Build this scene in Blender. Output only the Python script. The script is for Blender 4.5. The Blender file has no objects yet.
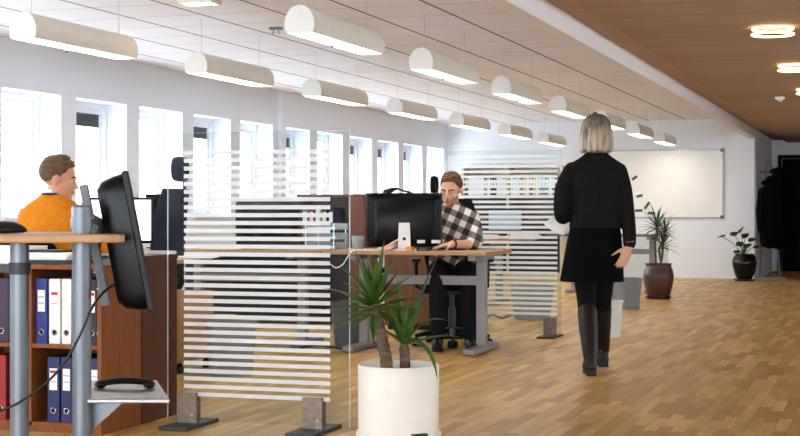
import bpy, math, random
from mathutils import Vector, Matrix

random.seed(7)
PI = math.pi
sc = bpy.context.scene
COL = sc.collection

# ------------------------------------------------------------------ camera, sky, light, exposure
F, EYE, HOR = 1500.0, 1.07, 212.0
ANG = math.atan(0.3267)
SA, CA = math.sin(ANG), math.cos(ANG)

cam_d = bpy.data.cameras.new('camera')
cam_d.sensor_width = 36.0
cam_d.lens = F / 800.0 * 36.0
cam_d.shift_y = -(218.0 - HOR) / 800.0
cam_d.clip_end = 200
cam = bpy.data.objects.new('camera', cam_d)
COL.objects.link(cam)
cam.location = (0, 0, EYE)
cam.rotation_euler = (PI / 2, 0, ANG)
sc.camera = cam

world = bpy.data.worlds.new('overcast_sky')
world.use_nodes = True
sc.world = world
bg = world.node_tree.nodes['Background']
bg.inputs['Color'].default_value = (0.82, 0.91, 1.0, 1)
bg.inputs['Strength'].default_value = 4.6

sc.view_settings.view_transform = 'Standard'
sc.view_settings.look = 'None'
sc.view_settings.gamma = 1.0
sc.view_settings.exposure = 1.3
sc.view_settings.use_curve_mapping = False
sc.cycles.transparent_max_bounces = 24

LAMP_W = 9.0      # emission of the pendant diffusers
RING_W = 1.8


def portal(name, loc, rot, sx, sy):
    ld = bpy.data.lights.new(name, 'AREA')
    ld.shape = 'RECTANGLE'
    ld.size, ld.size_y = sx, sy
    ld.cycles.is_portal = True
    o = bpy.data.objects.new(name, ld)
    COL.objects.link(o)
    o.location, o.rotation_euler = loc, rot
    return o


# ------------------------------------------------------------------ pixel helpers (metres in the room, X across, Y along)
def W(px, d):
    xc = (px - 400) / F * d
    return (xc * CA - d * SA, xc * SA + d * CA)


def atY(px, Y):
    r = (px - 400) / F
    d = Y / (r * SA + CA)
    return d * (r * CA - SA)


def dep(X, Y):
    return -X * SA + Y * CA


def zz(py, d):
    return EYE + (HOR - py) / F * d


def flo(px, py):
    d = F * EYE / (py - HOR)
    return W(px, d)


# ------------------------------------------------------------------ materials
def lin(c):
    c = c / 255.0
    return c / 12.92 if c <= 0.04045 else ((c + 0.055) / 1.055) ** 2.4


def rgb(r, g, b):
    return (lin(r), lin(g), lin(b), 1)


def newmat(name):
    m = bpy.data.materials.new(name)
    m.use_nodes = True
    return m, m.node_tree, m.node_tree.nodes['Principled BSDF']


def mat(name, col, rough=0.5, metal=0.0, var=0.06, scale=8.0, stretch=(1, 1, 1), bump=0.0, spec=0.5, col2=None, trans=0.0):
    m, nt, p = newmat(name)
    c = rgb(*col)
    p.inputs['Roughness'].default_value = rough
    p.inputs['Metallic'].default_value = metal
    p.inputs['Specular IOR Level'].default_value = spec
    tc = nt.nodes.new('ShaderNodeTexCoord')
    mp = nt.nodes.new('ShaderNodeMapping')
    mp.inputs['Scale'].default_value = stretch
    nz = nt.nodes.new('ShaderNodeTexNoise')
    nz.inputs['Scale'].default_value = scale
    nz.inputs['Detail'].default_value = 3
    nt.links.new(tc.outputs['Object'], mp.inputs['Vector'])
    nt.links.new(mp.outputs['Vector'], nz.inputs['Vector'])
    rp = nt.nodes.new('ShaderNodeValToRGB')
    e = rp.color_ramp.elements
    e[0].position, e[1].position = 0.3, 0.7
    if col2 is None:
        e[0].color = (c[0] * (1 - var), c[1] * (1 - var), c[2] * (1 - var), 1)
        e[1].color = (min(1, c[0] * (1 + var)), min(1, c[1] * (1 + var)), min(1, c[2] * (1 + var)), 1)
    else:
        e[0].color, e[1].color = c, rgb(*col2)
    nt.links.new(nz.outputs['Fac'], rp.inputs['Fac'])
    nt.links.new(rp.outputs['Color'], p.inputs['Base Color'])
    if bump:
        b = nt.nodes.new('ShaderNodeBump')
        b.inputs['Strength'].default_value = bump
        b.inputs['Distance'].default_value = 0.01
        nt.links.new(nz.outputs['Fac'], b.inputs['Height'])
        nt.links.new(b.outputs['Normal'], p.inputs['Normal'])
    return m


def glow(name, col, strength):
    m, nt, p = newmat(name)
    p.inputs['Base Color'].default_value = rgb(*col)
    p.inputs['Emission Color'].default_value = rgb(*col)
    p.inputs['Emission Strength'].default_value = strength
    return m


def clear_mat(name, tint, clear, gloss_rough=0.02, body=None):
    """thin clear sheet: mostly transparent with a fresnel reflection"""
    m = bpy.data.materials.new(name)
    m.use_nodes = True
    nt = m.node_tree
    nt.nodes.clear()
    out = nt.nodes.new('ShaderNodeOutputMaterial')
    tr = nt.nodes.new('ShaderNodeBsdfTransparent')
    tr.inputs['Color'].default_value = rgb(*tint)
    gl = nt.nodes.new('ShaderNodeBsdfGlossy')
    gl.inputs['Roughness'].default_value = gloss_rough
    fr = nt.nodes.new('ShaderNodeFresnel')
    fr.inputs['IOR'].default_value = 1.18
    mx = nt.nodes.new('ShaderNodeMixShader')
    geo = nt.nodes.new('ShaderNodeNewGeometry')
    fb = nt.nodes.new('ShaderNodeMath')
    fb.operation = 'SUBTRACT'
    fb.use_clamp = True
    nt.links.new(fr.outputs['Fac'], fb.inputs[0])
    nt.links.new(geo.outputs['Backfacing'], fb.inputs[1])
    nt.links.new(fb.outputs[0], mx.inputs['Fac'])
    nt.links.new(tr.outputs['BSDF'], mx.inputs[1])
    nt.links.new(gl.outputs['BSDF'], mx.inputs[2])
    last = mx
    if body is not None:
        df = nt.nodes.new('ShaderNodeBsdfDiffuse')
        df.inputs['Color'].default_value = rgb(*body)
        tl = nt.nodes.new('ShaderNodeBsdfTranslucent')
        tl.inputs['Color'].default_value = rgb(*body)
        half = nt.nodes.new('ShaderNodeMixShader')
        half.inputs['Fac'].default_value = 0.35
        nt.links.new(df.outputs['BSDF'], half.inputs[1])
        nt.links.new(tl.outputs['BSDF'], half.inputs[2])
        m2 = nt.nodes.new('ShaderNodeMixShader')
        m2.inputs['Fac'].default_value = 1 - clear
        nt.links.new(mx.outputs['Shader'], m2.inputs[1])
        nt.links.new(half.outputs['Shader'], m2.inputs[2])
        last = m2
    nt.links.new(last.outputs['Shader'], out.inputs['Surface'])
    return m


def floor_mat():
    m, nt, p = newmat('oak_parquet')
    tc = nt.nodes.new('ShaderNodeTexCoord')
    mp = nt.nodes.new('ShaderNodeMapping')
    mp.inputs['Rotation'].default_value = (0, 0, PI / 2)
    br = nt.nodes.new('ShaderNodeTexBrick')
    br.offset = 0.37
    br.inputs['Scale'].default_value = 1.0
    br.inputs['Brick Width'].default_value = 0.46
    br.inputs['Row Height'].default_value = 0.068
    br.inputs['Mortar Size'].default_value = 0.0012
    br.inputs['Mortar Smooth'].default_value = 0.3
    br.inputs['Bias'].default_value = 0.05
    br.inputs['Color1'].default_value = rgb(222, 184, 116)
    br.inputs['Color2'].default_value = rgb(180, 136, 74)
    br.inputs['Mortar'].default_value = rgb(140, 102, 60)
    nt.links.new(tc.outputs['Object'], mp.inputs['Vector'])
    nt.links.new(mp.outputs['Vector'], br.inputs['Vector'])
    mp2 = nt.nodes.new('ShaderNodeMapping')
    mp2.inputs['Scale'].default_value = (30, 1.6, 1)
    nz = nt.nodes.new('ShaderNodeTexNoise')
    nz.inputs['Scale'].default_value = 1.0
    nz.inputs['Detail'].default_value = 5
    nt.links.new(tc.outputs['Object'], mp2.inputs['Vector'])
    nt.links.new(mp2.outputs['Vector'], nz.inputs['Vector'])
    mx = nt.nodes.new('ShaderNodeMix')
    mx.data_type = 'RGBA'
    mx.blend_type = 'MULTIPLY'
    rp = nt.nodes.new('ShaderNodeValToRGB')
    rp.color_ramp.elements[0].position = 0.3
    rp.color_ramp.elements[0].color = (0.72, 0.68, 0.62, 1)
    rp.color_ramp.elements[1].position = 0.65
    rp.color_ramp.elements[1].color = (1.0, 1.0, 1.0, 1)
    nt.links.new(nz.outputs['Fac'], rp.inputs['Fac'])
    mx.inputs['Factor'].default_value = 0.7
    nt.links.new(br.outputs['Color'], mx.inputs['A'])
    nt.links.new(rp.outputs['Color'], mx.inputs['B'])
    nt.links.new(mx.outputs['Result'], p.inputs['Base Color'])
    p.inputs['Roughness'].default_value = 0.42
    p.inputs['Specular IOR Level'].default_value = 0.22
    bp = nt.nodes.new('ShaderNodeBump')
    bp.inputs['Strength'].default_value = 0.15
    bp.inputs['Distance'].default_value = 0.004
    nt.links.new(br.outputs['Fac'], bp.inputs['Height'])
    bp.invert = True
    nt.links.new(bp.outputs['Normal'], p.inputs['Normal'])
    return m


def tile_mat(name, col, colb, linecol, sx, ox, wx, sy, oy, wy, cross):
    """ceiling boards: joints every sx along X and sy along Y (world metres)"""
    m, nt, p = newmat(name)
    N, L = nt.nodes, nt.links
    tc = N.new('ShaderNodeTexCoord')
    sp = N.new('ShaderNodeSeparateXYZ')
    L.new(tc.outputs['Object'], sp.inputs['Vector'])

    def mth(op, a, b=None):
        n = N.new('ShaderNodeMath')
        n.operation = op
        for i, v in enumerate((a, b)):
            if v is None:
                continue
            if isinstance(v, (int, float)):
                n.inputs[i].default_value = v
            else:
                L.new(v, n.inputs[i])
        return n.outputs[0]

    def joint(ax, s, o, w):
        f = mth('FRACT', mth('DIVIDE', mth('SUBTRACT', sp.outputs[ax], o), s))
        d = mth('MULTIPLY', mth('MINIMUM', f, mth('SUBTRACT', 1.0, f)), s)
        return mth('LESS_THAN', d, w / 2)

    jx = joint('X', sx, ox, wx) if sx else None
    jy = joint('Y', sy, oy, wy)
    jy = mth('MULTIPLY', jy, cross)
    j = mth('MAXIMUM', jx, jy) if jx is not None else jy
    # a tone per board
    cb = N.new('ShaderNodeCombineXYZ')
    if sx:
        L.new(mth('FLOOR', mth('DIVIDE', mth('SUBTRACT', sp.outputs['X'], ox), sx)), cb.inputs['X'])
    L.new(mth('FLOOR', mth('DIVIDE', mth('SUBTRACT', sp.outputs['Y'], oy), sy)), cb.inputs['Y'])
    wn = N.new('ShaderNodeTexWhiteNoise')
    wn.noise_dimensions = '3D'
    L.new(cb.outputs[0], wn.inputs['Vector'])
    mp = N.new('ShaderNodeMapping')
    mp.inputs['Scale'].default_value = (1.5, 40, 1)
    nz = N.new('ShaderNodeTexNoise')
    nz.inputs['Scale'].default_value = 1.0
    L.new(tc.outputs['Object'], mp.inputs['Vector'])
    L.new(mp.outputs['Vector'], nz.inputs['Vector'])
    f = mth('ADD', mth('MULTIPLY', wn.outputs['Value'], 0.6), mth('MULTIPLY', nz.outputs['Fac'], 0.4))
    a = N.new('ShaderNodeMix')
    a.data_type = 'RGBA'
    a.inputs['A'].default_value = rgb(*col)
    a.inputs['B'].default_value = rgb(*colb)
    L.new(f, a.inputs['Factor'])
    b = N.new('ShaderNodeMix')
    b.data_type = 'RGBA'
    b.inputs['B'].default_value = rgb(*linecol)
    L.new(j, b.inputs['Factor'])
    L.new(a.outputs['Result'], b.inputs['A'])
    L.new(b.outputs['Result'], p.inputs['Base Color'])
    p.inputs['Roughness'].default_value = 0.7
    p.inputs['Specular IOR Level'].default_value = 0.2
    return m


def plaid_mat():
    m, nt, p = newmat('buffalo_check_flannel')
    N, L = nt.nodes, nt.links
    tc = N.new('ShaderNodeTexCoord')
    mp = N.new('ShaderNodeMapping')
    mp.inputs['Rotation'].default_value = (0, math.radians(24), 0)
    L.new(tc.outputs['Object'], mp.inputs['Vector'])
    sp = N.new('ShaderNodeSeparateXYZ')
    L.new(mp.outputs['Vector'], sp.inputs['Vector'])

    def band(sock):
        a = N.new('ShaderNodeMath'); a.operation = 'DIVIDE'; a.inputs[1].default_value = 0.10
        L.new(sock, a.inputs[0])
        f = N.new('ShaderNodeMath'); f.operation = 'FRACT'
        L.new(a.outputs[0], f.inputs[0])
        g = N.new('ShaderNodeMath'); g.operation = 'GREATER_THAN'; g.inputs[1].default_value = 0.5
        L.new(f.outputs[0], g.inputs[0])
        return g.outputs[0]
    s = N.new('ShaderNodeMath'); s.operation = 'ADD'
    L.new(band(sp.outputs['X']), s.inputs[0])
    L.new(band(sp.outputs['Z']), s.inputs[1])
    h = N.new('ShaderNodeMath'); h.operation = 'MULTIPLY'; h.inputs[1].default_value = 0.5
    L.new(s.outputs[0], h.inputs[0])
    rp = N.new('ShaderNodeValToRGB')
    rp.color_ramp.interpolation = 'CONSTANT'
    e = rp.color_ramp.elements
    e[0].position, e[0].color = 0.0, rgb(226, 218, 208)
    e[1].position, e[1].color = 0.4, rgb(120, 108, 102)
    k = e.new(0.8); k.color = rgb(34, 30, 32)
    L.new(h.outputs[0], rp.inputs['Fac'])
    L.new(rp.outputs['Color'], p.inputs['Base Color'])
    p.inputs['Roughness'].default_value = 0.9
    return m


M = {}
M['floor'] = floor_mat()
M['tile'] = tile_mat('acoustic_tile', (243, 242, 245), (235, 232, 234), (66, 56, 52), 0.6, -3.14, 0.02, 0.6, 0.1, 0.011, 0.6)
M['veneer'] = tile_mat('veneer_board', (188, 165, 147), (172, 149, 132), (88, 68, 56), None, 0, 0, 0.6, 0.1, 0.012, 0.8)
M['veneer_lit'] = tile_mat('veneer_board_lit', (198, 172, 154), (190, 162, 144), (116, 94, 80), None, 0, 0, 0.6, 0.1, 0.012, 0.7)  # same veneer, brighter light beside the beam put into its colour
M['wall'] = mat('white_wall', (232, 238, 248), 0.8, var=0.015, scale=3)
M['wall_warm'] = mat('white_wall_back', (236, 239, 244), 0.8, var=0.015, scale=3)
M['trim'] = mat('white_trim', (238, 240, 244), 0.5, var=0.01)
M['beamwhite'] = mat('beam_paint', (240, 238, 238), 0.7, var=0.02)
M['dark'] = mat('black_door', (16, 15, 16), 0.85, spec=0.1)
M['glass'] = clear_mat('window_glass', (248, 250, 252), 1)
M['screen_glass'] = clear_mat('screen_glass', (243, 248, 247), 1)
M['stripe'] = clear_mat('frosted_stripe', (250, 250, 250), 0.26, 0.4, body=(250, 250, 250))
M['edge'] = clear_mat('polished_glass_edge', (230, 240, 238), 0.35, 0.2, body=(232, 240, 238))
M['blind'] = mat('grey_blind', (74, 76, 78), 0.6)
M['lampbody'] = mat('cream_lamp_paint', (222, 216, 204), 0.45, var=0.02)
M['lampend'] = mat('white_lamp_end', (226, 224, 218), 0.5, var=0.02)
M['diffuser'] = glow('lamp_diffuser', (255, 252, 247), LAMP_W)
M['ring'] = glow('ring_tube', (255, 226, 170), RING_W)
M['spotglow'] = glow('spot_glow', (255, 214, 150), 8.0)
M['wire'] = mat('steel_wire', (196, 194, 190), 0.5, 0.2)
M['steel'] = mat('grey_steel', (112, 118, 126), 0.42, 0.7, var=0.04)
M['greypaint'] = mat('grey_paint', (146, 144, 144), 0.5, 0.2)
M['darkmetal'] = mat('dark_metal', (58, 58, 60), 0.5, 0.5)
M['chrome'] = mat('chrome', (200, 202, 205), 0.2, 1.0)
M['bronze'] = mat('brushed_block', (112, 98, 84), 0.4, 0.6, col2=(134, 120, 104), scale=40)
M['beech'] = mat('beech', (178, 134, 90), 0.45, var=0.1, scale=5, stretch=(1, 12, 12))
M['beech_pale'] = mat('pale_beech', (206, 176, 136), 0.5, var=0.08, scale=5, stretch=(1, 1, 8))
M['cherry'] = mat('cherry_veneer', (120, 66, 32), 0.5, spec=0.2, col2=(140, 82, 44), scale=3.2, stretch=(14, 14, 0.8))
M['cherry_dark'] = mat('dark_cherry_veneer', (74, 39, 21), 0.5, spec=0.2, col2=(88, 49, 27), scale=3.2, stretch=(14, 14, 0.8))
M['walnut'] = mat('red_brown_veneer', (98, 56, 36), 0.5, col2=(114, 68, 44), scale=3, stretch=(10, 10, 1))
M['pale_wood'] = mat('pale_shelf_wood', (214, 196, 168), 0.6)
M['black'] = mat('black_plastic', (13, 13, 14), 0.45, spec=0.3)
M['blackgloss'] = mat('black_gloss', (6, 6, 7), 0.28, spec=0.18)
M['blackcloth'] = mat('black_fabric', (20, 20, 22), 0.95, spec=0.1, bump=0.1, scale=60)
M['blacksoft'] = mat('black_coat_cloth', (13, 13, 14), 1.0, spec=0.05)
M['navy'] = mat('navy_chair_fabric', (38, 44, 58), 0.9, spec=0.15)
M['greycloth'] = mat('grey_plastic', (122, 124, 128), 0.5)
M['white'] = mat('white_plastic', (236, 236, 234), 0.4, var=0.01)
M['paper'] = mat('paper', (240, 238, 234), 0.9, var=0.02)
M['blue'] = mat('blue_binder', (24, 48, 128), 0.55)
M['navyb'] = mat('navy_binder', (22, 32, 84), 0.55)
M['whiteb'] = mat('white_binder', (228, 226, 222), 0.55)
M['blackb'] = mat('black_binder', (24, 24, 28), 0.55)
M['redb'] = mat('red_binder', (140, 26, 30), 0.55)
M['purpleb'] = mat('purple_binder', (56, 30, 66), 0.55)
M['greenb'] = mat('green_binder', (62, 116, 92), 0.55)
M['tealb'] = mat('teal_binder', (66, 130, 150), 0.55)
M['yellowb'] = mat('yellow_binder', (206, 170, 70), 0.55)
M['redmark'] = mat('red_print', (190, 40, 44), 0.7)
M['ink'] = mat('dark_print', (40, 40, 44), 0.8)
M['hole'] = mat('ring_hole', (10, 10, 10), 0.8)
M['screenlit'] = glow('lit_screen', (232, 238, 250), 1.0)
M['screendim'] = glow('dim_screen', (150, 160, 176), 0.18)
M['pot_white'] = mat('white_glazed_pot', (236, 230, 218), 0.45, var=0.03, scale=14)
M['pot_red'] = mat('brown_glazed_pot', (62, 34, 28), 0.35, col2=(78, 44, 35), scale=9)
M['pot_black'] = mat('black_glazed_pot', (8, 11, 16), 0.15, spec=0.4)
M['soil'] = mat('soil', (58, 44, 34), 1.0, var=0.3, scale=50, bump=0.6)
M['trunk'] = mat('yucca_trunk', (74, 58, 46), 0.95, col2=(120, 98, 76), scale=9, stretch=(1, 1, 5), bump=0.6)
M['leaf'] = mat('yucca_leaf', (34, 66, 24), 0.4, col2=(80, 116, 44), scale=6)
M['leaf_dark'] = mat('dracaena_leaf', (26, 50, 26), 0.45, col2=(48, 78, 38), scale=7)
M['leaf_broad'] = mat('broad_leaf', (34, 62, 32), 0.4, col2=(58, 92, 48), scale=7)
M['bin_grey'] = clear_mat('smoky_bin_plastic', (214, 216, 218), 0.4, 0.2, body=(196, 198, 200))
M['bin_dark'] = mat('dark_grey_bin', (92, 94, 96), 0.5)
M['bin_white'] = mat('white_bin', (214, 216, 212), 0.5)
M['clearplastic'] = clear_mat('clear_plastic', (232, 236, 238), 0.55, 0.1, body=(220, 224, 226))
M['amber'] = clear_mat('amber_glass', (240, 214, 150), 0.5, 0.1, body=(226, 200, 140))
M['sticky'] = mat('orange_notes', (236, 150, 40), 0.8)
M['board'] = mat('whiteboard_enamel', (238, 234, 226), 0.25, var=0.012, scale=2)
M['alu'] = mat('aluminium', (168, 168, 168), 0.35, 0.8)
M['magnet'] = mat('green_magnet', (18, 92, 74), 0.5)
M['skin'] = mat('skin', (206, 156, 130), 0.55, col2=(216, 166, 140), scale=9, spec=0.3)
M['skin_red'] = mat('ruddy_skin', (200, 144, 116), 0.55, col2=(210, 154, 126), scale=9, spec=0.3)
M['lip'] = mat('lip', (186, 112, 100), 0.5)
M['eyewhite'] = mat('eye_white', (232, 228, 224), 0.3)
M['iris'] = mat('iris', (44, 40, 38), 0.3)
M['brow'] = mat('brow_hair', (92, 60, 38), 0.9)
M['hair_brown'] = mat('light_brown_hair', (66, 44, 28), 0.7, col2=(112, 78, 50), scale=22, stretch=(1, 3, 3), bump=0.5)
M['hair_red'] = mat('auburn_hair', (64, 38, 22), 0.7, col2=(104, 66, 38), scale=22, stretch=(1, 3, 3), bump=0.5)
M['stubble'] = mat('short_beard', (168, 112, 84), 0.9)
M['sweater'] = mat('orange_knit', (206, 120, 26), 0.95, col2=(218, 132, 36), scale=40, bump=0.25, spec=0.1)
M['plaid'] = plaid_mat()
M['shirt_white'] = mat('white_shirt', (232, 234, 238), 0.8)
M['collar_blue'] = mat('navy_collar', (34, 40, 58), 0.8)
M['trousers'] = mat('dark_trousers', (28, 30, 36), 0.95, spec=0.1)
M['tights'] = mat('black_tights', (14, 13, 14), 0.85, spec=0.15)
M['boot'] = mat('dark_brown_leather', (20, 14, 12), 0.45, col2=(30, 21, 18), scale=12, spec=0.3)
M['jacket'] = mat('black_wool_jacket', (22, 21, 20), 0.95, spec=0.1, col2=(31, 29, 28), scale=50)
M['skirt'] = mat('black_skirt_cloth', (9, 9, 10), 0.95, spec=0.08)


def hair_blond():
    m, nt, p = newmat('ash_blond_hair')
    N, L = nt.nodes, nt.links
    tc = N.new('ShaderNodeTexCoord')
    mp = N.new('ShaderNodeMapping')
    mp.inputs['Scale'].default_value = (60, 60, 3)
    nz = N.new('ShaderNodeTexNoise')
    nz.inputs['Scale'].default_value = 1.0
    L.new(tc.outputs['Object'], mp.inputs['Vector'])
    L.new(mp.outputs['Vector'], nz.inputs['Vector'])
    rp = N.new('ShaderNodeValToRGB')
    e = rp.color_ramp.elements
    e[0].position, e[0].color = 0.32, rgb(72, 60, 50)
    e[1].position, e[1].color = 0.62, rgb(186, 168, 144)
    L.new(nz.outputs['Fac'], rp.inputs['Fac'])
    sp = N.new('ShaderNodeSeparateXYZ')
    L.new(tc.outputs['Object'], sp.inputs['Vector'])
    mr = N.new('ShaderNodeMapRange')
    mr.inputs['From Min'].default_value = 1.55
    mr.inputs['From Max'].default_value = 1.72
    mr.inputs['To Max'].default_value = 0.85
    L.new(sp.outputs['Z'], mr.inputs['Value'])
    mx = N.new('ShaderNodeMix')
    mx.data_type = 'RGBA'
    mx.inputs['B'].default_value = rgb(66, 54, 45)
    L.new(mr.outputs['Result'], mx.inputs['Factor'])
    L.new(rp.outputs['Color'], mx.inputs['A'])
    L.new(mx.outputs['Result'], p.inputs['Base Color'])
    p.inputs['Roughness'].default_value = 0.55
    b = N.new('ShaderNodeBump')
    b.inputs['Strength'].default_value = 0.5
    b.inputs['Distance'].default_value = 0.006
    L.new(nz.outputs['Fac'], b.inputs['Height'])
    L.new(b.outputs['Normal'], p.inputs['Normal'])
    return m


M['hair_blond'] = hair_blond()


# ------------------------------------------------------------------ mesh builder
def frame_of(t, up=None):
    t = t.normalized()
    u = up if up is not None else (Vector((0, 0, 1)) if abs(t.z) < 0.9 else Vector((0, 1, 0)))
    n = (u - t * u.dot(t)).normalized()
    return n, t.cross(n).normalized()


class MB:
    def __init__(self):
        self.v, self.f = [], []

    def add(self, vs, fs):
        o = len(self.v)
        self.v += [Vector(p) for p in vs]
        self.f += [tuple(i + o for i in q) for q in fs]
        return self

    def box(self, x0, x1, y0, y1, z0, z1):
        return self.add([(x0, y0, z0), (x1, y0, z0), (x1, y1, z0), (x0, y1, z0), (x0, y0, z1), (x1, y0, z1), (x1, y1, z1), (x0, y1, z1)],
                        [(0, 3, 2, 1), (4, 5, 6, 7), (0, 1, 5, 4), (1, 2, 6, 5), (2, 3, 7, 6), (3, 0, 4, 7)])

    def cbox(self, c, s, m=None):
        b = MB().box(-s[0] / 2, s[0] / 2, -s[1] / 2, s[1] / 2, -s[2] / 2, s[2] / 2)
        T = Matrix.Translation(Vector(c)) @ (m.to_4x4() if m is not None else Matrix())
        return self.add([T @ p for p in b.v], b.f)

    def taper(self, x, y, z0, z1, a0, b0, a1, b1):
        """box that widens from (a0,b0) at z0 to (a1,b1) at z1"""
        return self.add([(x - a0, y - b0, z0), (x + a0, y - b0, z0), (x + a0, y + b0, z0), (x - a0, y + b0, z0),
                         (x - a1, y - b1, z1), (x + a1, y - b1, z1), (x + a1, y + b1, z1), (x - a1, y + b1, z1)],
                        [(0, 3, 2, 1), (4, 5, 6, 7), (0, 1, 5, 4), (1, 2, 6, 5), (2, 3, 7, 6), (3, 0, 4, 7)])

    def rings(self, rs, close=True, caps=True):
        n = len(rs[0])
        vs, fs = [p for r in rs for p in r], []
        for i in range(len(rs) - 1):
            for j in range(n if close else n - 1):
                k = (j + 1) % n
                fs.append((i * n + j, i * n + k, (i + 1) * n + k, (i + 1) * n + j))
        if caps:
            fs.append(tuple(reversed(range(n))))
            fs.append(tuple((len(rs) - 1) * n + j for j in range(n)))
        return self.add(vs, fs)

    def cyl(self, p0, p1, r0, r1=None, n=16):
        p0, p1 = Vector(p0), Vector(p1)
        r1 = r0 if r1 is None else r1
        a, b = frame_of(p1 - p0)
        R = lambda p, r: [p + (a * math.cos(2 * PI * j / n) + b * math.sin(2 * PI * j / n)) * r for j in range(n)]
        return self.rings([R(p0, r0), R(p1, r1)])

    def tube(self, pts, rad, n=10, round_ends=True, flat=1.0, up=None):
        pts = [Vector(p) for p in pts]
        if isinstance(rad, (int, float)):
            rad = [rad] * len(pts)
        rs, a = [], None
        for i, p in enumerate(pts):
            t = (pts[min(i + 1, len(pts) - 1)] - pts[max(i - 1, 0)]).normalized()
            if a is None:
                a, b = frame_of(t, up)
            else:
                a = (a - t * a.dot(t)).normalized()
                b = t.cross(a).normalized()
            ring = lambda c, r: [c + (a * math.cos(2 * PI * j / n) + b * math.sin(2 * PI * j / n) * flat) * r for j in range(n)]
            r = rad[i]
            if round_ends and i == 0:
                rs += [ring(p - t * r * 0.95, r * 0.3), ring(p - t * r * 0.6, r * 0.8)]
            rs.append(ring(p, r))
            if round_ends and i == len(pts) - 1:
                rs += [ring(p + t * r * 0.6, r * 0.8), ring(p + t * r * 0.95, r * 0.3)]
        return self.rings(rs)

    def lathe(self, prof, n=32, c=(0, 0, 0), caps=True):
        c = Vector(c)
        return self.rings([[c + Vector((r * math.cos(2 * PI * j / n), r * math.sin(2 * PI * j / n), z)) for j in range(n)] for r, z in prof], caps=caps)

    def secs(self, S, n=28, p=2.3, m=None):
        """stack of superellipse rings: (z, cx, cy, rx, ry)"""
        rs = []
        for z, cx, cy, rx, ry in S:
            r = []
            for j in range(n):
                t = 2 * PI * j / n
                c, s = math.cos(t), math.sin(t)
                q = Vector((cx + rx * math.copysign(abs(c) ** (2 / p), c), cy + ry * math.copysign(abs(s) ** (2 / p), s), z))
                r.append(m @ q if m is not None else q)
            rs.append(r)
        return self.rings(rs)

    def ell(self, c, r, m=None, n=16, k=10):
        T = m if m is not None else Matrix()
        rs = []
        for i in range(1, k):
            th = PI * i / k
            rs.append([T @ Vector((c[0] + r[0] * math.sin(th) * math.cos(2 * PI * j / n), c[1] + r[1] * math.sin(th) * math.sin(2 * PI * j / n), c[2] - r[2] * math.cos(th))) for j in range(n)])
        return self.rings(rs)

    def leaf(self, base, dirv, length, width, droop, n=7, fold=0.25, tip=1.0, roll=0.0):
        p, d = Vector(base), Vector(dirv).normalized()
        L0, R0, C0 = [], [], []
        st = length / n
        for i in range(n + 1):
            t = i / n
            w = width * (min(1, 0.45 + t * 2.2) if t < 0.3 else max(0.02, (1 - ((t - 0.3) / 0.7) ** 1.6))) * 0.5
            side = d.cross(Vector((0, 0, 1)))
            if side.length < 1e-3:
                side = Vector((1, 0, 0))
            side.normalize()
            if roll:
                side = (Matrix.Rotation(roll, 3, d) @ side)
            nrm = side.cross(d).normalized()
            C0.append(p - nrm * w * fold)
            L0.append(p - side * w + nrm * w * fold)
            R0.append(p + side * w + nrm * w * fold)
            p = p + d * st
            d = (d + Vector((0, 0, -1)) * droop * st * (0.4 + 1.6 * t)).normalized()
        vs = L0 + C0 + R0
        m = n + 1
        fs = []
        for i in range(n):
            fs.append((i, i + 1, m + i + 1, m + i))
            fs.append((m + i, m + i + 1, 2 * m + i + 1, 2 * m + i))
        return self.add(vs, fs)

    def build(self, name, material, parent=None, smooth=False, bevel=0.0, seg=2, sub=0, remesh=0.0, relax=3, solid=0.0):
        me = bpy.data.meshes.new(name)
        me.from_pydata([tuple(p) for p in self.v], [], self.f)
        me.update()
        me.materials.append(M[material] if isinstance(material, str) else material)
        if smooth or remesh:
            me.polygons.foreach_set('use_smooth', [True] * len(me.polygons))
            if not remesh and not sub:
                me.set_sharp_from_angle(angle=math.radians(38))
        o = bpy.data.objects.new(name, me)
        COL.objects.link(o)
        if parent is not None:
            o.parent = parent
        if bevel:
            b = o.modifiers.new('bevel', 'BEVEL')
            b.width, b.segments, b.limit_method = bevel, seg, 'ANGLE'
            b.harden_normals = False
        if solid:
            s = o.modifiers.new('solid', 'SOLIDIFY')
            s.thickness = solid
        if remesh:
            r = o.modifiers.new('remesh', 'REMESH')
            r.mode, r.voxel_size, r.use_smooth_shade = 'VOXEL', remesh, True
            s = o.modifiers.new('relax', 'SMOOTH')
            s.factor, s.iterations = 0.5, relax
        if sub:
            s = o.modifiers.new('sub', 'SUBSURF')
            s.levels = s.render_levels = sub
        return o


def tag(o, label, cat, group=None, kind=None):
    o['label'], o['category'] = label, cat
    if group:
        o['group'] = group
    if kind:
        o['kind'] = kind
    return o


def thing(name, label, cat, loc=(0, 0, 0), rz=0.0, group=None):
    o = bpy.data.objects.new(name, None)
    o.empty_display_size = 0.1
    COL.objects.link(o)
    o.location = (loc[0], loc[1], loc[2] if len(loc) > 2 else 0)
    o.rotation_euler = (0, 0, rz)
    return tag(o, label, cat, group)


def struct(o):
    o['kind'] = 'structure'
    return o


def dup(root, loc, rz, label, group=None):
    def cp(o, parent):
        c = o.copy()
        COL.objects.link(c)
        c.parent = parent
        for ch in list(o.children):
            cp(ch, c)
        return c
    r = cp(root, None)
    r.location = (loc[0], loc[1], loc[2] if len(loc) > 2 else 0)
    r.rotation_euler = (0, 0, rz)
    r['label'] = label
    if group:
        r['group'] = group
    return r


ORD = ['first', 'second', 'third', 'fourth', 'fifth', 'sixth', 'seventh', 'eighth', 'ninth', 'tenth', 'eleventh', 'twelfth']

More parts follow.
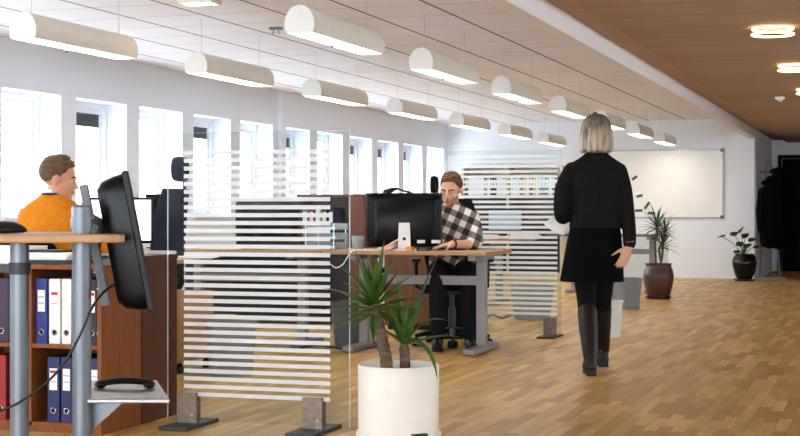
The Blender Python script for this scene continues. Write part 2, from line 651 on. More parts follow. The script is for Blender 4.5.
# ------------------------------------------------------------------ the room
XL, XR, Y0, YB, YF, ZC = -7.15, 4.6, -6.0, 24.5, 28.0, 2.56
XB0, XB1 = -2.13, -2.02
struct(MB().box(XL - 0.35, XR, Y0, YF + 0.2, -0.12, 0).build('floor', 'floor'))

WY0, WP, WW, WZ0, WZ1 = 12.25, 1.228, 0.96, 1.0, 2.13
ks = list(range(-14, 10))
m = MB()
T = 0.36
m.box(XL - T, XL, Y0, YF + 0.2, 0, WZ0)
m.box(XL - T, XL, Y0, YF + 0.2, WZ1, ZC)
prev = Y0
for k in ks:
    y = WY0 + WP * k
    m.box(XL - T, XL, prev, y, WZ0, WZ1)
    prev = y + WW
m.box(XL - T, XL, prev, YF + 0.2, WZ0, WZ1)
struct(m.build('wall_left', 'wall'))

n = 0
for k in ks:
    y = WY0 + WP * k

    if k < -4:
        continue
    n += 1
    g = MB()
    xa, xb = XL - 0.31, XL - 0.22
    fw = 0.055
    g.box(xa, xb, y, y + fw, WZ0, WZ1).box(xa, xb, y + WW - fw, y + WW, WZ0, WZ1)
    g.box(xa, xb, y + fw, y + WW - fw, WZ0, WZ0 + fw).box(xa, xb, y + fw, y + WW - fw, WZ1 - fw, WZ1)
    xc, xd = XL - 0.29, XL - 0.25
    e = fw + 0.05
    g.box(xc, xd, y + fw, y + e, WZ0 + fw, WZ1 - fw).box(xc, xd, y + WW - e, y + WW - fw, WZ0 + fw, WZ1 - fw)
    g.box(xc, xd, y + e, y + WW - e, WZ0 + fw, WZ0 + e).box(xc, xd, y + e, y + WW - e, WZ1 - e, WZ1 - fw)
    w = struct(g.build('window_%d' % n, 'trim'))
    MB().box(XL - 0.275, XL - 0.269, y + e, y + WW - e, WZ0 + e, WZ1 - e).build('window_pane', 'glass', w)
    MB().box(XL - 0.22, XL + 0.03, y + 0.002, y + WW - 0.002, WZ0 - 0.0, WZ0 + 0.025).build('window_sill', 'trim', w)
    if k in (0, 2, 4, 6, 7, 8):
        b = MB()
        b.box(XL - 0.262, XL - 0.245, y + e, y + WW - e, WZ1 - e - 0.02, WZ1 - e)
        b.box(XL - 0.264, XL - 0.258, y + e, y + WW - e, WZ1 - e - 0.125, WZ1 - e)
        for i in range(7):
            zc = WZ1 - e - 0.032 - i * 0.015
            b.cbox((XL - 0.253, y + WW / 2, zc), (0.013, WW - 2 * e, 0.009), Matrix.Rotation(0.4, 3, 'Y'))
        b.build('blind', 'blind', w)

struct(MB().box(XL, XB0 + 0.09, YB, YB + 0.2, 0, ZC).build('wall_back', 'wall_warm'))
struct(MB().box(XB0 - 0.11, XB0 + 0.09, YB + 0.2, YF, 0, ZC).build('wall_passage', 'wall_warm'))
struct(MB().box(XB0 - 0.11, XR, YF, YF + 0.2, 0, ZC).build('wall_far', 'wall_warm'))
m = MB().box(XR, XR + 0.2, Y0, YF + 0.2, 0, 0.9).box(XR, XR + 0.2, Y0, YF + 0.2, 2.1, ZC)
prev = Y0
for k in range(7):  # unseen openings added so sky light reaches the beam's right face
    y = 0.5 + 2.6 * k
    m.box(XR, XR + 0.2, prev, y, 0.9, 2.1)
    prev = y + 1.2
m.box(XR, XR + 0.2, prev, YF + 0.2, 0.9, 2.1)
struct(m.build('wall_right', 'wall_warm'))
struct(MB().box(XB0 + 0.075, XB0 + 0.105, YB - 0.012, YB + 0.03, 0, 2.24).build('trim_1', 'greypaint'))
struct(MB().box(XL, XL + 0.05, 17.06, 17.2, 0, ZC).build('trim_2', 'wall'))
struct(MB().box(XL, XB0 + 0.07, YB - 0.015, YB, 0, 0.085).build('baseboard_back', 'trim'))
struct(MB().box(XB0 + 0.09, XB0 + 0.105, YB + 0.03, YF, 0, 0.085).build('baseboard_passage', 'trim'))

struct(MB().box(XL - 0.36, XB0, Y0, YB + 0.2, ZC, ZC + 0.1).build('ceiling', 'tile'))
struct(MB().box(XB0, XB1, Y0, YB, 2.24, ZC + 0.1).build('ceiling_beam', 'beamwhite'))
struct(MB().box(XB1, -1.78, Y0, YF + 0.2, 2.38, ZC + 0.1).build('ceiling_strip', 'veneer_lit'))
struct(MB().box(-1.78, XR, Y0, YF + 0.2, 2.33, ZC + 0.1).build('ceiling_passage', 'veneer'))

d1 = MB().box(-1.86, -0.9, YF - 0.05, YF, 0, 2.03).box(-0.88, 0.1, YF - 0.05, YF, 0, 2.03)
d1 = struct(d1.build('door_1', 'dark', bevel=0.004))
MB().box(-1.93, -1.87, YF - 0.07, YF, 0, 2.1).box(0.11, 0.17, YF - 0.07, YF, 0, 2.1).box(-1.93, 0.17, YF - 0.07, YF, 2.04, 2.1).build('door_frame', 'dark', d1)
MB().cyl((-0.98, YF - 0.05, 1.02), (-0.98, YF - 0.1, 1.02), 0.012).cyl((-0.98, YF - 0.1, 1.02), (-1.1, YF - 0.1, 1.02), 0.01).build('door_handle', 'chrome', d1, smooth=True)


# ------------------------------------------------------------------ ceiling lamps
def pendant(label, group):
    L, w, h = 1.31, 0.094, 0.165
    t = thing('pendant_lamp', label, 'lamp', group=group)
    a0 = math.radians(28)
    zc0 = (h * math.sin(a0)) / (1 + math.sin(a0))
    prof = [(w * math.cos(PI + a0 - (PI + 2 * a0) * i / 24), zc0 + (h - zc0) * math.sin(PI + a0 - (PI + 2 * a0) * i / 24)) for i in range(25)]
    outer = prof
    inner = [(x * 0.94, z * 0.955 + 0.001) for x, z in prof]
    ring = lambda y: [Vector((x, y, z)) for x, z in outer] + [Vector((x, y, z)) for x, z in reversed(inner)]
    MB().rings([ring(0.012), ring(L - 0.012)]).build('housing', 'lampbody', t, smooth=True)
    for y in (0.0, L - 0.012):
        MB().rings([[Vector((x * 1.01, y, z)) for x, z in outer], [Vector((x * 1.01, y + 0.012, z)) for x, z in outer]]).build('end_cap', 'lampend', t)
    MB().box(-w * 0.82, w * 0.82, 0.03, L - 0.03, 0.012, 0.02).build('diffuser', 'diffuser', t)
    lv = MB()
    for i in range(1, 24):
        lv.box(-w * 0.82, w * 0.82, i * L / 24 - 0.002, i * L / 24 + 0.002, 0.0, 0.011)
    lv.build('louvre', 'lampend', t)
    for y in (0.10, L - 0.10):
        MB().cyl((0, y, h - 0.002), (0, y, ZC - ZLAMP), 0.0022, n=6).build('wire', 'wire', t)
    sw = MB().cyl((0.04, 0.45, 0.002), (0.04, 0.45, -0.03), 0.0015, n=6).ell((0.04, 0.45, -0.035), (0.011, 0.011, 0.009))
    sw.build('pull_switch', 'darkmetal', t, smooth=True)
    return t


ZLAMP = 2.135
proto = None
for row, (x, ys, pit, nm) in enumerate([(-5.06, 8.03, 2.42, 'window-side row'), (-3.335, 8.28, 2.43, 'row beside the beam')]):
    for i in range(7):
        lab = 'half-round white pendant lamp, %s of the %s counted from the near end' % (ORD[i], nm)
        grp = 'pendant lamps of the ' + nm
        if proto is None:
            proto = pendant(lab, grp)
            proto.location = (x, ys, ZLAMP)
        else:
            dup(proto, (x, ys + pit * i, ZLAMP), 0, lab, grp)


def ring_lamp(label):
    t = thing('ring_lamp', label, 'lamp', group='ring lamps under the wooden ceiling')
    MB().lathe([(0.05, 0), (0.05, -0.02), (0.045, -0.025)], 24).build('base', 'lampend', t, smooth=True)
    for z, r in ((-0.010, 0.135), (-0.047, 0.139)):
        MB().tube([(r * math.cos(2 * PI * i / 40), r * math.sin(2 * PI * i / 40), z - 0.004) for i in range(41)], 0.0075, 8, round_ends=False).build('glowing_tube', 'ring', t, smooth=True)
    for i in range(3):
        a = i * 2 * PI / 3 + 0.5
        MB().cyl((0.04 * math.cos(a), 0.04 * math.sin(a), -0.012), (0.137 * math.cos(a), 0.137 * math.sin(a), -0.02), 0.005, n=8).build('bracket', 'lampend', t, smooth=True)
    return t


rl = ring_lamp('glowing double ring lamp on the wooden ceiling, nearest of three')
rl.location = (-0.76, 10.5, 2.33)
dup(rl, (-0.77, 13.2, 2.33), 0, 'glowing double ring lamp on the wooden ceiling, middle of three')
dup(rl, (-0.77, 15.85, 2.33), 0, 'glowing double ring lamp on the wooden ceiling, farthest of three')

p = W(200, 10.55)
t = thing('ceiling_spotlight', 'square warm spotlight recessed in the tiled ceiling at the top edge', 'lamp', (p[0], p[1], ZC))
MB().box(-0.13, 0.13, -0.09, -0.07, -0.03, 0).box(-0.13, 0.13, 0.07, 0.09, -0.03, 0).box(-0.13, -0.11, -0.07, 0.07, -0.03, 0).box(0.11, 0.13, -0.07, 0.07, -0.03, 0).build('frame', 'lampend', t)
MB().box(-0.11, 0.11, -0.07, 0.07, -0.02, -0.005).build('diffuser', 'spotglow', t)
p = W(276, 12.1)
t = thing('ceiling_sensor', 'small metal sensor with two knobs on the tiled ceiling', 'sensor', (p[0], p[1], ZC))
MB().box(-0.05, 0.05, -0.03, 0.03, -0.02, 0).build('base', 'steel', t, bevel=0.004)
for x in (-0.025, 0.025):
    MB().lathe([(0.014, 0), (0.014, -0.03), (0.008, -0.036)], 14, (x, 0, -0.018)).build('knob', 'chrome', t, smooth=True)
p = W(780, 1500 * 1.26 / (212 - 97))
t = thing('smoke_detector', 'small round white smoke detector on the wooden ceiling', 'smoke detector', (p[0], p[1], 2.33))
MB().lathe([(0.055, 0), (0.055, -0.018), (0.04, -0.03)], 24).build('housing', 'white', t, smooth=True)
MB().lathe([(0.024, -0.029), (0.024, -0.045), (0.016, -0.05)], 18).build('sensor_cap', 'white', t, smooth=True)


# ------------------------------------------------------------------ desks, screens, chairs
def desk(label, x0, x1, y0, y1, z, name='desk', top='beech', legx=(0.35, 0.34)):
    t = thing(name, label, 'desk', ((x0 + x1) / 2, (y0 + y1) / 2, 0))
    a, b = (x1 - x0) / 2, (y1 - y0) / 2
    MB().box(-a, a, -b, b, z - 0.028, z).build('tabletop', top, t, bevel=0.005)
    for s, lx in ((-1, legx[0]), (1, legx[1])):
        x = s * (a - lx)
        l = MB().box(x - 0.035, x + 0.035, -0.03, 0.05, 0.05, z - 0.03)
        lo = l.build('leg', 'greypaint', t, bevel=0.006)
        MB().box(x - 0.045, x + 0.045, -b + 0.02, b - 0.04, 0.005, 0.05).build('foot', 'greypaint', lo, bevel=0.008)
        MB().box(x - 0.03, x + 0.03, -b + 0.12, b - 0.12, z - 0.07, z - 0.028).build('bracket', 'greypaint', lo)
    MB().box(-a + legx[0], a - legx[1], -0.02, 0.02, z - 0.265, z - 0.195).build('crossbar', 'greypaint', t, bevel=0.004)
    return t


def glass_screen(label, x0, x1, Y, z0, z1, sz0, sz1, pitch, sx0, sx1, blocks, duty=0.5):
    t = thing('glass_screen', label, 'screen', ((x0 + x1) / 2, Y, 0), group='striped glass screens')
    cx = (x0 + x1) / 2
    MB().box(x0 - cx + 0.003, x1 - cx - 0.003, -0.004, 0.004, z0, z1 - 0.002).build('glass_pane', 'screen_glass', t)
    e = MB().box(x0 - cx, x0 - cx + 0.003, -0.004, 0.004, z0, z1).box(x1 - cx - 0.003, x1 - cx, -0.004, 0.004, z0, z1).box(x0 - cx, x1 - cx, -0.004, 0.004, z1 - 0.002, z1)
    e.build('polished_edge', 'edge', t)
    s = MB()
    z = sz1
    while z > sz0:
        s.box(sx0 - cx, sx1 - cx, -0.0062, -0.0052, z - pitch * duty, z)
        z -= pitch
    s.build('frosted_stripes', 'stripe', t)
    for x in blocks:
        b = MB().box(x - cx - 0.052, x - cx + 0.052, -0.026, -0.0045, 0.018, 0.17).box(x - cx - 0.052, x - cx + 0.052, 0.0045, 0.026, 0.018, 0.17)
        bo = b.build('foot_clamp', 'bronze', t, bevel=0.002)
        MB().box(x - cx - 0.075, x - cx + 0.075, -0.19, 0.19, 0.0, 0.018).build('base_plate', 'darkmetal', bo, bevel=0.003)
        MB().cyl((x - cx + 0.03, -0.026, 0.06), (x - cx + 0.03, -0.031, 0.06), 0.008).cyl((x - cx + 0.03, -0.026, 0.03), (x - cx + 0.03, -0.031, 0.03), 0.008).build('screw', 'chrome', bo, smooth=True)
    return t


def office_chair(label, rz, loc, cloth='blackcloth', headrest=True, seat_z=0.5, bz=1.0):
    t = thing('office_chair', label, 'chair', loc, rz)
    base = MB()
    for i in range(5):
        a = 2 * PI * i / 5 + 0.3
        base.tube([(0.03 * math.cos(a), 0.03 * math.sin(a), 0.12), (0.17 * math.cos(a), 0.17 * math.sin(a), 0.11), (0.30 * math.cos(a), 0.30 * math.sin(a), 0.085)], [0.026, 0.022, 0.016], 8)
    base.build('star_base', 'black', t, smooth=True)
    for i in range(5):
        a = 2 * PI * i / 5 + 0.3
        cx, cy = 0.30 * math.cos(a), 0.30 * math.sin(a)
        sd = Vector((-math.sin(a + 0.7), math.cos(a + 0.7), 0))
        c = MB().tube([Vector((cx, cy, 0.075)) + sd * 0.0, Vector((cx, cy, 0.05))], 0.012, 8)
        for s in (-1, 1):
            q = Vector((cx, cy, 0.032)) + sd * 0.02 * s
            c.cyl(q - sd * 0.01, q + sd * 0.01, 0.032, n=16)
        c.build('caster', 'black', t, smooth=True)
    MB().cyl((0, 0, 0.1), (0, 0, 0.3), 0.03).cyl((0, 0, 0.3), (0, 0, seat_z - 0.06), 0.018).build('gas_lift', 'darkmetal', t, smooth=True)
    MB().box(-0.11, 0.11, -0.13, 0.12, seat_z - 0.085, seat_z - 0.055).tube([(0.1, 0.05, seat_z - 0.07), (0.22, 0.05, seat_z - 0.075)], 0.009, 8).build('mechanism', 'black', t, smooth=True)
    MB().secs([(seat_z - 0.06, 0, 0.01, 0.2, 0.2), (seat_z - 0.04, 0, 0.01, 0.245, 0.245), (seat_z - 0.005, 0, 0.01, 0.25, 0.25), (seat_z + 0.01, 0, 0.01, 0.22, 0.22)], p=4).build('seat', cloth, t, smooth=True, sub=1)
    bk = []
    zb = seat_z + 0.08
    for i in range(9):
        f = i / 8
        z = zb + (bz - zb) * f
        w = 0.19 + 0.045 * math.sin(PI * min(1, f * 1.1))
        if f > 0.9:
            w *= 0.88
        y = -0.25 - 0.06 * f + 0.03 * math.sin(PI * f)
        bk.append([Vector((w * math.copysign(abs(math.cos(2 * PI * j / 24)) ** 0.6, math.cos(2 * PI * j / 24)), y + 0.03 * math.copysign(abs(math.sin(2 * PI * j / 24)) ** 0.8, math.sin(2 * PI * j / 24)) - 0.0 + 0.09 * 0.5 * (math.cos(2 * PI * j / 24)) ** 2, z)) for j in range(24)])
    MB().rings(bk).build('backrest', cloth, t, smooth=True)
    MB().tube([(0, -0.1, seat_z - 0.07), (0, -0.26, seat_z - 0.05), (0, -0.315, seat_z + 0.05), (0, -0.31, seat_z + 0.25)], [0.025] * 4, 8, flat=1.6).build('back_post', 'black', t, smooth=True)
    if headrest:
        MB().tube([(0, -0.33, bz - 0.1), (0, -0.35, bz + 0.03), (0, -0.33, bz + 0.12)], 0.013, 8).build('headrest_post', 'black', t, smooth=True)
        h = []
        for i in range(5):
            f = i / 4
            w = 0.10 + 0.035 * math.sin(PI * f)
            h.append([Vector((w * math.cos(2 * PI * j / 20), -0.31 + 0.028 * math.sin(2 * PI * j / 20), bz + 0.05 + 0.19 * f)) for j in range(20)])
        MB().rings(h).build('headrest', cloth, t, smooth=True, sub=1)
    for s in (-1, 1):
        a = MB().tube([(s * 0.2, 0.0, seat_z - 0.06), (s * 0.285, 0.0, seat_z - 0.03), (s * 0.29, -0.02, seat_z + 0.17)], 0.016, 8)
        ao = a.build('armrest', 'black', t, smooth=True)
        MB().cbox((s * 0.29, 0.02, seat_z + 0.185), (0.075, 0.25, 0.03)).build('arm_pad', 'black', ao, bevel=0.012, seg=3)
    return t


# glass screen nearest, with the two clamp feet
glass_screen('near striped glass screen on two clamp feet behind the white pot', -3.45, -2.475, 6.80, 0.03, 1.465, 0.17, 1.375, 0.0388,
             atY(184.5, 6.8), atY(330.5, 6.8), (atY(189, 6.80), atY(314, 6.80)), 0.52)
glass_screen('striped glass screen standing behind the man in the checked shirt', -3.68, -2.655, 12.57, 0.03, 1.60, 0.2, 1.56, 0.0435,
             -3.66, atY(557.5, 12.57), (-3.5, atY(550, 12.57)), 0.52)
glass_screen('far striped glass screen beneath the desk end beside the brown pot', -3.75, -2.88, 20.6, 0.03, 0.76, 0.06, 0.74, 0.047, -3.73, -2.9, (-3.6, -3.02), 0.5)

DZ = 0.775
desk('beech desk with grey leg where the man in the checked shirt works', -4.12, -2.83, 10.70, 11.50, DZ, legx=(0.2, 0.14))
t = desk('beech desk seen through the near striped glass screen', -5.65, -4.14, 10.70, 11.50, DZ, legx=(0.3, 0.3))
MB().box(-0.74, 0.74, 0.33, 0.345, 0.22, DZ - 0.029).build('underdesk_dark_panel', 'blackb', t, bevel=0.002)  # black sheet added to deepen the dark under this desk
desk('beech desk of the man in the orange sweater', -5.95, -4.4, 8.45, 9.35, 0.76)
desk('far dark-topped desk with grey leg behind the walking woman', -4.35, -2.87, 19.55, 20.35, 0.775, top='bin_dark', legx=(0.3, 0.13))
desk('beech desk with paperwork behind the second striped screen', -5.6, -4.0, 16.6, 17.4, 0.76)


# bins
def bin_tapered(label, px, py, w, h, material, rz=0.0, rnd=False, name='waste_bin'):
    x, y = flo(px, py)
    t = thing(name, label, 'waste bin', (x, y, 0), rz + ANG)
    a0, a1 = w / 2 * 0.78, w / 2
    k = 0.9 if not rnd else 1.0
    pw = 5 if not rnd else 2
    m = MB()
    n = 28

    def R(z, a):
        r = []
        for j in range(n):
            q = 2 * PI * j / n
            c, s = math.cos(q), math.sin(q)
            r.append(Vector((a * math.copysign(abs(c) ** (2 / pw), c), a * k * math.copysign(abs(s) ** (2 / pw), s), z)))
        return r
    m.rings([R(0.004, a0 * 0.9), R(0.0, a0), R(h, a1), R(h, a1 - 0.006), R(0.012, a0 - 0.006), R(0.012, a0 * 0.5)])
    m.build('bucket', material, t, smooth=True)
    MB().rings([R(h - 0.012, a1 + 0.006), R(h + 0.004, a1 + 0.008), R(h + 0.004, a1 - 0.002), R(h - 0.012, a1 - 0.002)], caps=False).build('rim', material, t, smooth=True)
    return t


bin_tapered('smoky plastic waste bin behind the near striped glass screen', 231, 375, 0.33, 0.36, 'bin_grey', 0.25)
bin_tapered('dark grey waste bin under the desk beside the near glass edge', 348, 346, 0.27, 0.35, 'bin_dark', 0.1)
bin_tapered('smoky plastic waste bin behind the second striped glass screen', 532, 319, 0.40, 0.33, 'bin_grey', 0.2)
bin_tapered('grey waste bin on the floor in front of the brown pot', 629, 309, 0.25, 0.34, 'greycloth', 0.3)
bin_tapered('pale grey waste bin half hidden by the skirt of the woman', 618, 306, 0.24, 0.30, 'bin_grey', 0.0)
bin_tapered('white round waste bin close behind the boots of the woman', 611, 337, 0.20, 0.31, 'bin_white', 0.0, True)

# ------------------------------------------------------------------ whiteboard, shelf wall
x0, x1 = atY(592, 24.46), atY(722, 24.46)
t = thing('whiteboard', 'large whiteboard with aluminium frame hung on the back wall', 'whiteboard', ((x0 + x1) / 2, 24.5, 0))
a = (x1 - x0) / 2
zb0, zb1 = zz(217, 24.2), zz(150.5, 24.2)
MB().box(-a, a, -0.02, -0.002, zb0, zb1).build('board', 'board', t)
fr = MB().box(-a - 0.02, a + 0.02, -0.028, -0.002, zb1, zb1 + 0.02).box(-a - 0.02, a + 0.02, -0.028, -0.002, zb0 - 0.02, zb0)
fr.box(-a - 0.02, -a, -0.028, -0.002, zb0, zb1).box(a, a + 0.02, -0.028, -0.002, zb0, zb1)
fr.build('frame', 'alu', t)
for s, zc in ((1, zb1), (1, zb0), (-1, zb1), (-1, zb0)):
    MB().cbox((s * a, -0.025, zc), (0.055, 0.016, 0.05)).build('corner_cap', 'bin_dark', t)
for px, py, rot, ln, lb in [(634.5, 178, 0.62, 6, 'topmost green magnet strip on the whiteboard, tilted steeply'), (639.5, 196, 0.25, 6, 'second green magnet strip down on the whiteboard, almost level'),
                            (647, 205.5, 0.95, 8, 'steepest long green magnet strip on the whiteboard'), (638.7, 210.5, 0.02, 7, 'level green magnet strip low on the whiteboard beside the black sleeve'),
                            (651.5, 213.2, -0.05, 7, 'lowest green magnet strip near the bottom frame of the whiteboard')]:
    X = atY(px, 24.475)
    d = dep(X, 24.475)
    o = MB().cbox((0, 0, 0), (ln * d / F * 1.05, 0.012, 2.6 * d / F), Matrix.Rotation(-rot, 3, 'Y')).build('magnet_strip', 'magnet', bevel=0.002)
    o.location = (X, 24.474, zz(py, d))
    tag(o, lb, 'magnet', 'green magnets on the whiteboard')

# tall shelf unit against the back wall
sx0, sx1 = atY(462.5, 24.05), atY(561, 24.05)
zt = zz(167, 24.6)
t = thing('shelf_unit', 'pale wood shelf unit against the back wall with dark lower doors', 'shelf', ((sx0 + sx1) / 2, 24.05, 0))
a = (sx1 - sx0) / 2
zs = zz(195, 24.6)
zm = (zs + zt) / 2 - 0.02
bt = [-a, atY(507.5, 24.05) - (sx0 + sx1) / 2, a]
for x in bt:
    MB().box(x - 0.02, x + 0.02, 0, 0.42, 0, zt).build('side_panel', 'pale_wood', t)
MB().box(-a - 0.02, a + 0.02, -0.01, 0.42, zt, zt + 0.025).build('top_panel', 'pale_wood', t)
MB().box(-a + 0.02, a - 0.02, 0.395, 0.42, 0, zt).build('back_panel', 'pale_wood', t)
for i in range(2):
    MB().box(bt[i] + 0.02, bt[i + 1] - 0.02, 0.0, 0.395, zs - 0.03, zs).build('shelf', 'pale_wood', t)
    MB().box(bt[i] + 0.02, bt[i + 1] - 0.02, 0.02, 0.04, 0.08, zs - 0.035).build('door', 'blackb', t)
    MB().cyl(((bt[i] + bt[i + 1]) / 2 - 0.1, 0.005, 0.95), ((bt[i] + bt[i + 1]) / 2 + 0.1, 0.005, 0.95), 0.008, n=8).build('handle', 'chrome', t, smooth=True)
    MB().box(bt[i] + 0.02, bt[i + 1] - 0.02, 0.03, 0.05, 0, 0.08).build('plinth', 'pale_wood', t)
cxs = (sx0 + sx1) / 2

spine = {}


def far_binder(mname, w, h, x):
    key = (mname, round(w, 3))
    if key not in spine:
        o = MB().box(-w / 2, w / 2, 0, 0.27, 0, 1.0).build('binder', mname)
        MB().box(-w / 2 * 0.7, w / 2 * 0.7, -0.003, 0, 0.45, 0.85).build('spine_label', 'paper', o)
        spine[key] = o
        o.location, o.scale = (x, 24.09, zs), (1, 1, h)
        return o
    s = spine[key]
    o = s.copy()
    COL.objects.link(o)
    for ch in s.children:
        c = ch.copy()
        COL.objects.link(c)
        c.parent = o
    o.location, o.scale = (x, 24.09, zs), (1, 1, h)
    return o


rb = random.Random(5)
cn = {'whiteb': 'white', 'tealb': 'teal', 'greenb': 'green', 'blackb': 'black', 'redb': 'red', 'yellowb': 'yellow', 'blue': 'blue', 'greycloth': 'grey'}
for bay, nm in ((0, 'bay nearer the windows'), (1, 'bay nearer the woman')):
    x = cxs + bt[bay] + 0.06
    pal = ['whiteb', 'whiteb', 'greycloth', 'whiteb', 'blackb', 'whiteb'] if bay == 0 else ['tealb', 'greenb', 'whiteb', 'yellowb', 'blue', 'redb', 'tealb', 'whiteb', 'whiteb', 'greycloth']
    while x < cxs + bt[bay + 1] - 0.06:
        c = rb.choice(pal)
        o = far_binder(c, 0.052, 0.30 + rb.choice((0, 0, 0.02, -0.03)), x)
        tag(o, '%s binder upright on the far shelf unit, %s' % (cn[c], nm), 'binder', '%s binders on the far shelf, %s' % (cn[c], nm))
        x += 0.054


# ------------------------------------------------------------------ plants
def yucca():
    x, y = W(398.5, 7.08)
    t = thing('potted_yucca', 'yucca plant with two trunks in a large white cylinder pot', 'plant', (x, y, 0), ANG)
    u = 7.08 / F
    rr = 0.193
    zt = 0.352
    MB().lathe([(rr - 0.02, 0.03), (rr - 0.003, 0.035), (rr - 0.001, zt - 0.004), (rr - 0.004, zt), (rr - 0.013, zt), (rr - 0.015, zt - 0.004), (rr - 0.016, 0.22), (0.02, 0.2)], 48).build('pot', 'pot_white', t, smooth=True)
    so = MB().lathe([(rr + 0.0, 0.0), (rr + 0.008, 0.006), (rr + 0.008, 0.034), (rr + 0.004, 0.04), (rr - 0.001, 0.04), (rr - 0.02, 0.012)], 48).build('saucer', 'pot_white', t, smooth=True)
    MB().box(0.055, 0.135, -rr * 0.935, -rr * 0.80, 0.036, 0.048).build('drain_slot', 'ink', so)
    MB().lathe([(rr - 0.017, 0.262), (0.1, 0.275), (0.02, 0.285)], 40).build('soil', 'soil', t, smooth=True)
    P = lambda px, py, dy=0.0: Vector(((px - 398.5) * u, dy, EYE + (HOR - py) * u))
    rnd = random.Random(3)

    def trunk(pts, r):
        q, rad = [], []
        for i in range(len(pts) - 1):
            for s in range(6):
                q.append(pts[i].lerp(pts[i + 1], s / 6))
                rad.append(r * (1.0 if s % 2 else 0.9) * (1 - 0.03 * i))
        q.append(pts[-1])
        rad.append(r * 0.85)
        MB().tube(q, rad, 12).build('trunk', 'trunk', t, smooth=True)
    trunk([P(388, 383), P(386, 358), P(381, 335), P(375, 308)], 0.031)
    trunk([P(405, 385, 0.03), P(405, 362, 0.03), P(404, 348, 0.03)], 0.026)
    f = MB()
    c = P(375, 308)
    for i in range(38):
        k = i / 38
        az = i * 2.399
        el = 1.25 - 1.75 * k + rnd.uniform(-0.12, 0.12)
        ln = 0.235 - 0.05 * abs(k - 0.4) + rnd.uniform(-0.03, 0.03)
        dv = Vector((math.cos(az) * math.cos(el), math.sin(az) * math.cos(el), math.sin(el)))
        f.leaf(c + Vector((0, 0, 0.035 - 0.06 * k)) + dv * 0.012, dv, ln, 0.042, 1.0 + 1.4 * k, 7)
    for px, py, ln in [(354, 243, 0.31), (384, 240, 0.32), (393, 252, 0.28), (342, 292, 0.2), (367, 246, 0.29)]:
        dv = P(px, py, rnd.uniform(-0.06, 0.02)) - c
        f.leaf(c, dv, dv.length, 0.044, 0.3, 7)
    f.build('crown', 'leaf', t, smooth=True)
    f = MB()
    c = P(404, 346, 0.03)
    for px, py, dy, dr in [(414, 286, 0, 0.4), (434, 262, 0.05, 0.5), (441, 318, -0.05, 3.2), (398, 282, 0.05, 0.4), (386, 300, -0.06, 0.8), (409, 300, -0.08, 0.6), (424, 300, -0.1, 1.5),
                           (462, 338, 0.0, 1.2), (431, 377, -0.17, 4.5), (421, 352, -0.12, 4.0), (383, 318, 0.08, 1.5), (376, 330, -0.05, 1.8), (396, 305, 0.1, 0.5), (418, 320, 0.1, 1.4), (427, 283, 0.1, 0.6), (390, 340, -0.1, 3), (412, 345, -0.14, 3.5)]:
        dv = P(px, py, 0.03 + dy) - c
        base = dv.normalized() + Vector((0, 0, 0.18 * dr))
        f.leaf(c, base, dv.length * (1.05 + 0.06 * dr), 0.038, dr * 1.9, 8)
    f.build('side_crown', 'leaf', t, smooth=True)


yucca()


def dracaena():
    x, y = flo(658.5, 299)
    d = dep(x, y)
    u = d / F
    t = thing('potted_dracaena', 'spiky dracaena in a big red-brown glazed pot by the whiteboard', 'plant', (x, y, 0), ANG)
    MB().lathe([(10.5 * u, 0.03), (12 * u, 0.07), (14.6 * u, 0.2), (15.2 * u, 0.28), (14.2 * u, 0.36), (12.6 * u, 0.40), (12.9 * u, 0.425), (13.6 * u, 0.43), (13.6 * u, 0.44), (11.8 * u, 0.44), (11.2 * u, 0.37), (1 * u, 0.36)], 40).build('pot', 'pot_red', t, smooth=True)
    MB().lathe([(11 * u, 0), (13 * u, 0.03), (13 * u, 0.038), (9 * u, 0.03)], 36).build('saucer', 'pot_red', t, smooth=True)
    MB().lathe([(11.4 * u, 0.372), (1 * u, 0.39)], 24).build('soil', 'soil', t, smooth=True)
    P = lambda px, py, dy=0.0: Vector(((px - 658.5) * u, dy, EYE + (HOR - py) * u))
    rnd = random.Random(8)
    st = [((656, 268), (655, 245), (657, 228)), ((660, 268), (662, 258), (663, 247)), ((662, 268), (659, 250), (665, 234))]
    for s in st:
        MB().tube([P(*q) for q in s], 0.014, 8).build('stem', 'trunk', t, smooth=True)
    for ci, (s, n, L) in enumerate(zip(st, (38, 26, 22), (0.27, 0.22, 0.22))):
        f = MB()
        c = P(*s[-1])
        for i in range(n):
            k = i / n
            az, el = i * 2.399 + ci, 1.35 - 1.7 * k
            dv = Vector((math.cos(az) * math.cos(el), math.sin(az) * math.cos(el), math.sin(el)))
            f.leaf(c + Vector((0, 0, 0.03 - 0.05 * k)), dv, L + rnd.uniform(-0.05, 0.05), 0.024, 2.0 + 2 * k, 6)
        f.build('crown', 'leaf_dark', t, smooth=True)


dracaena()


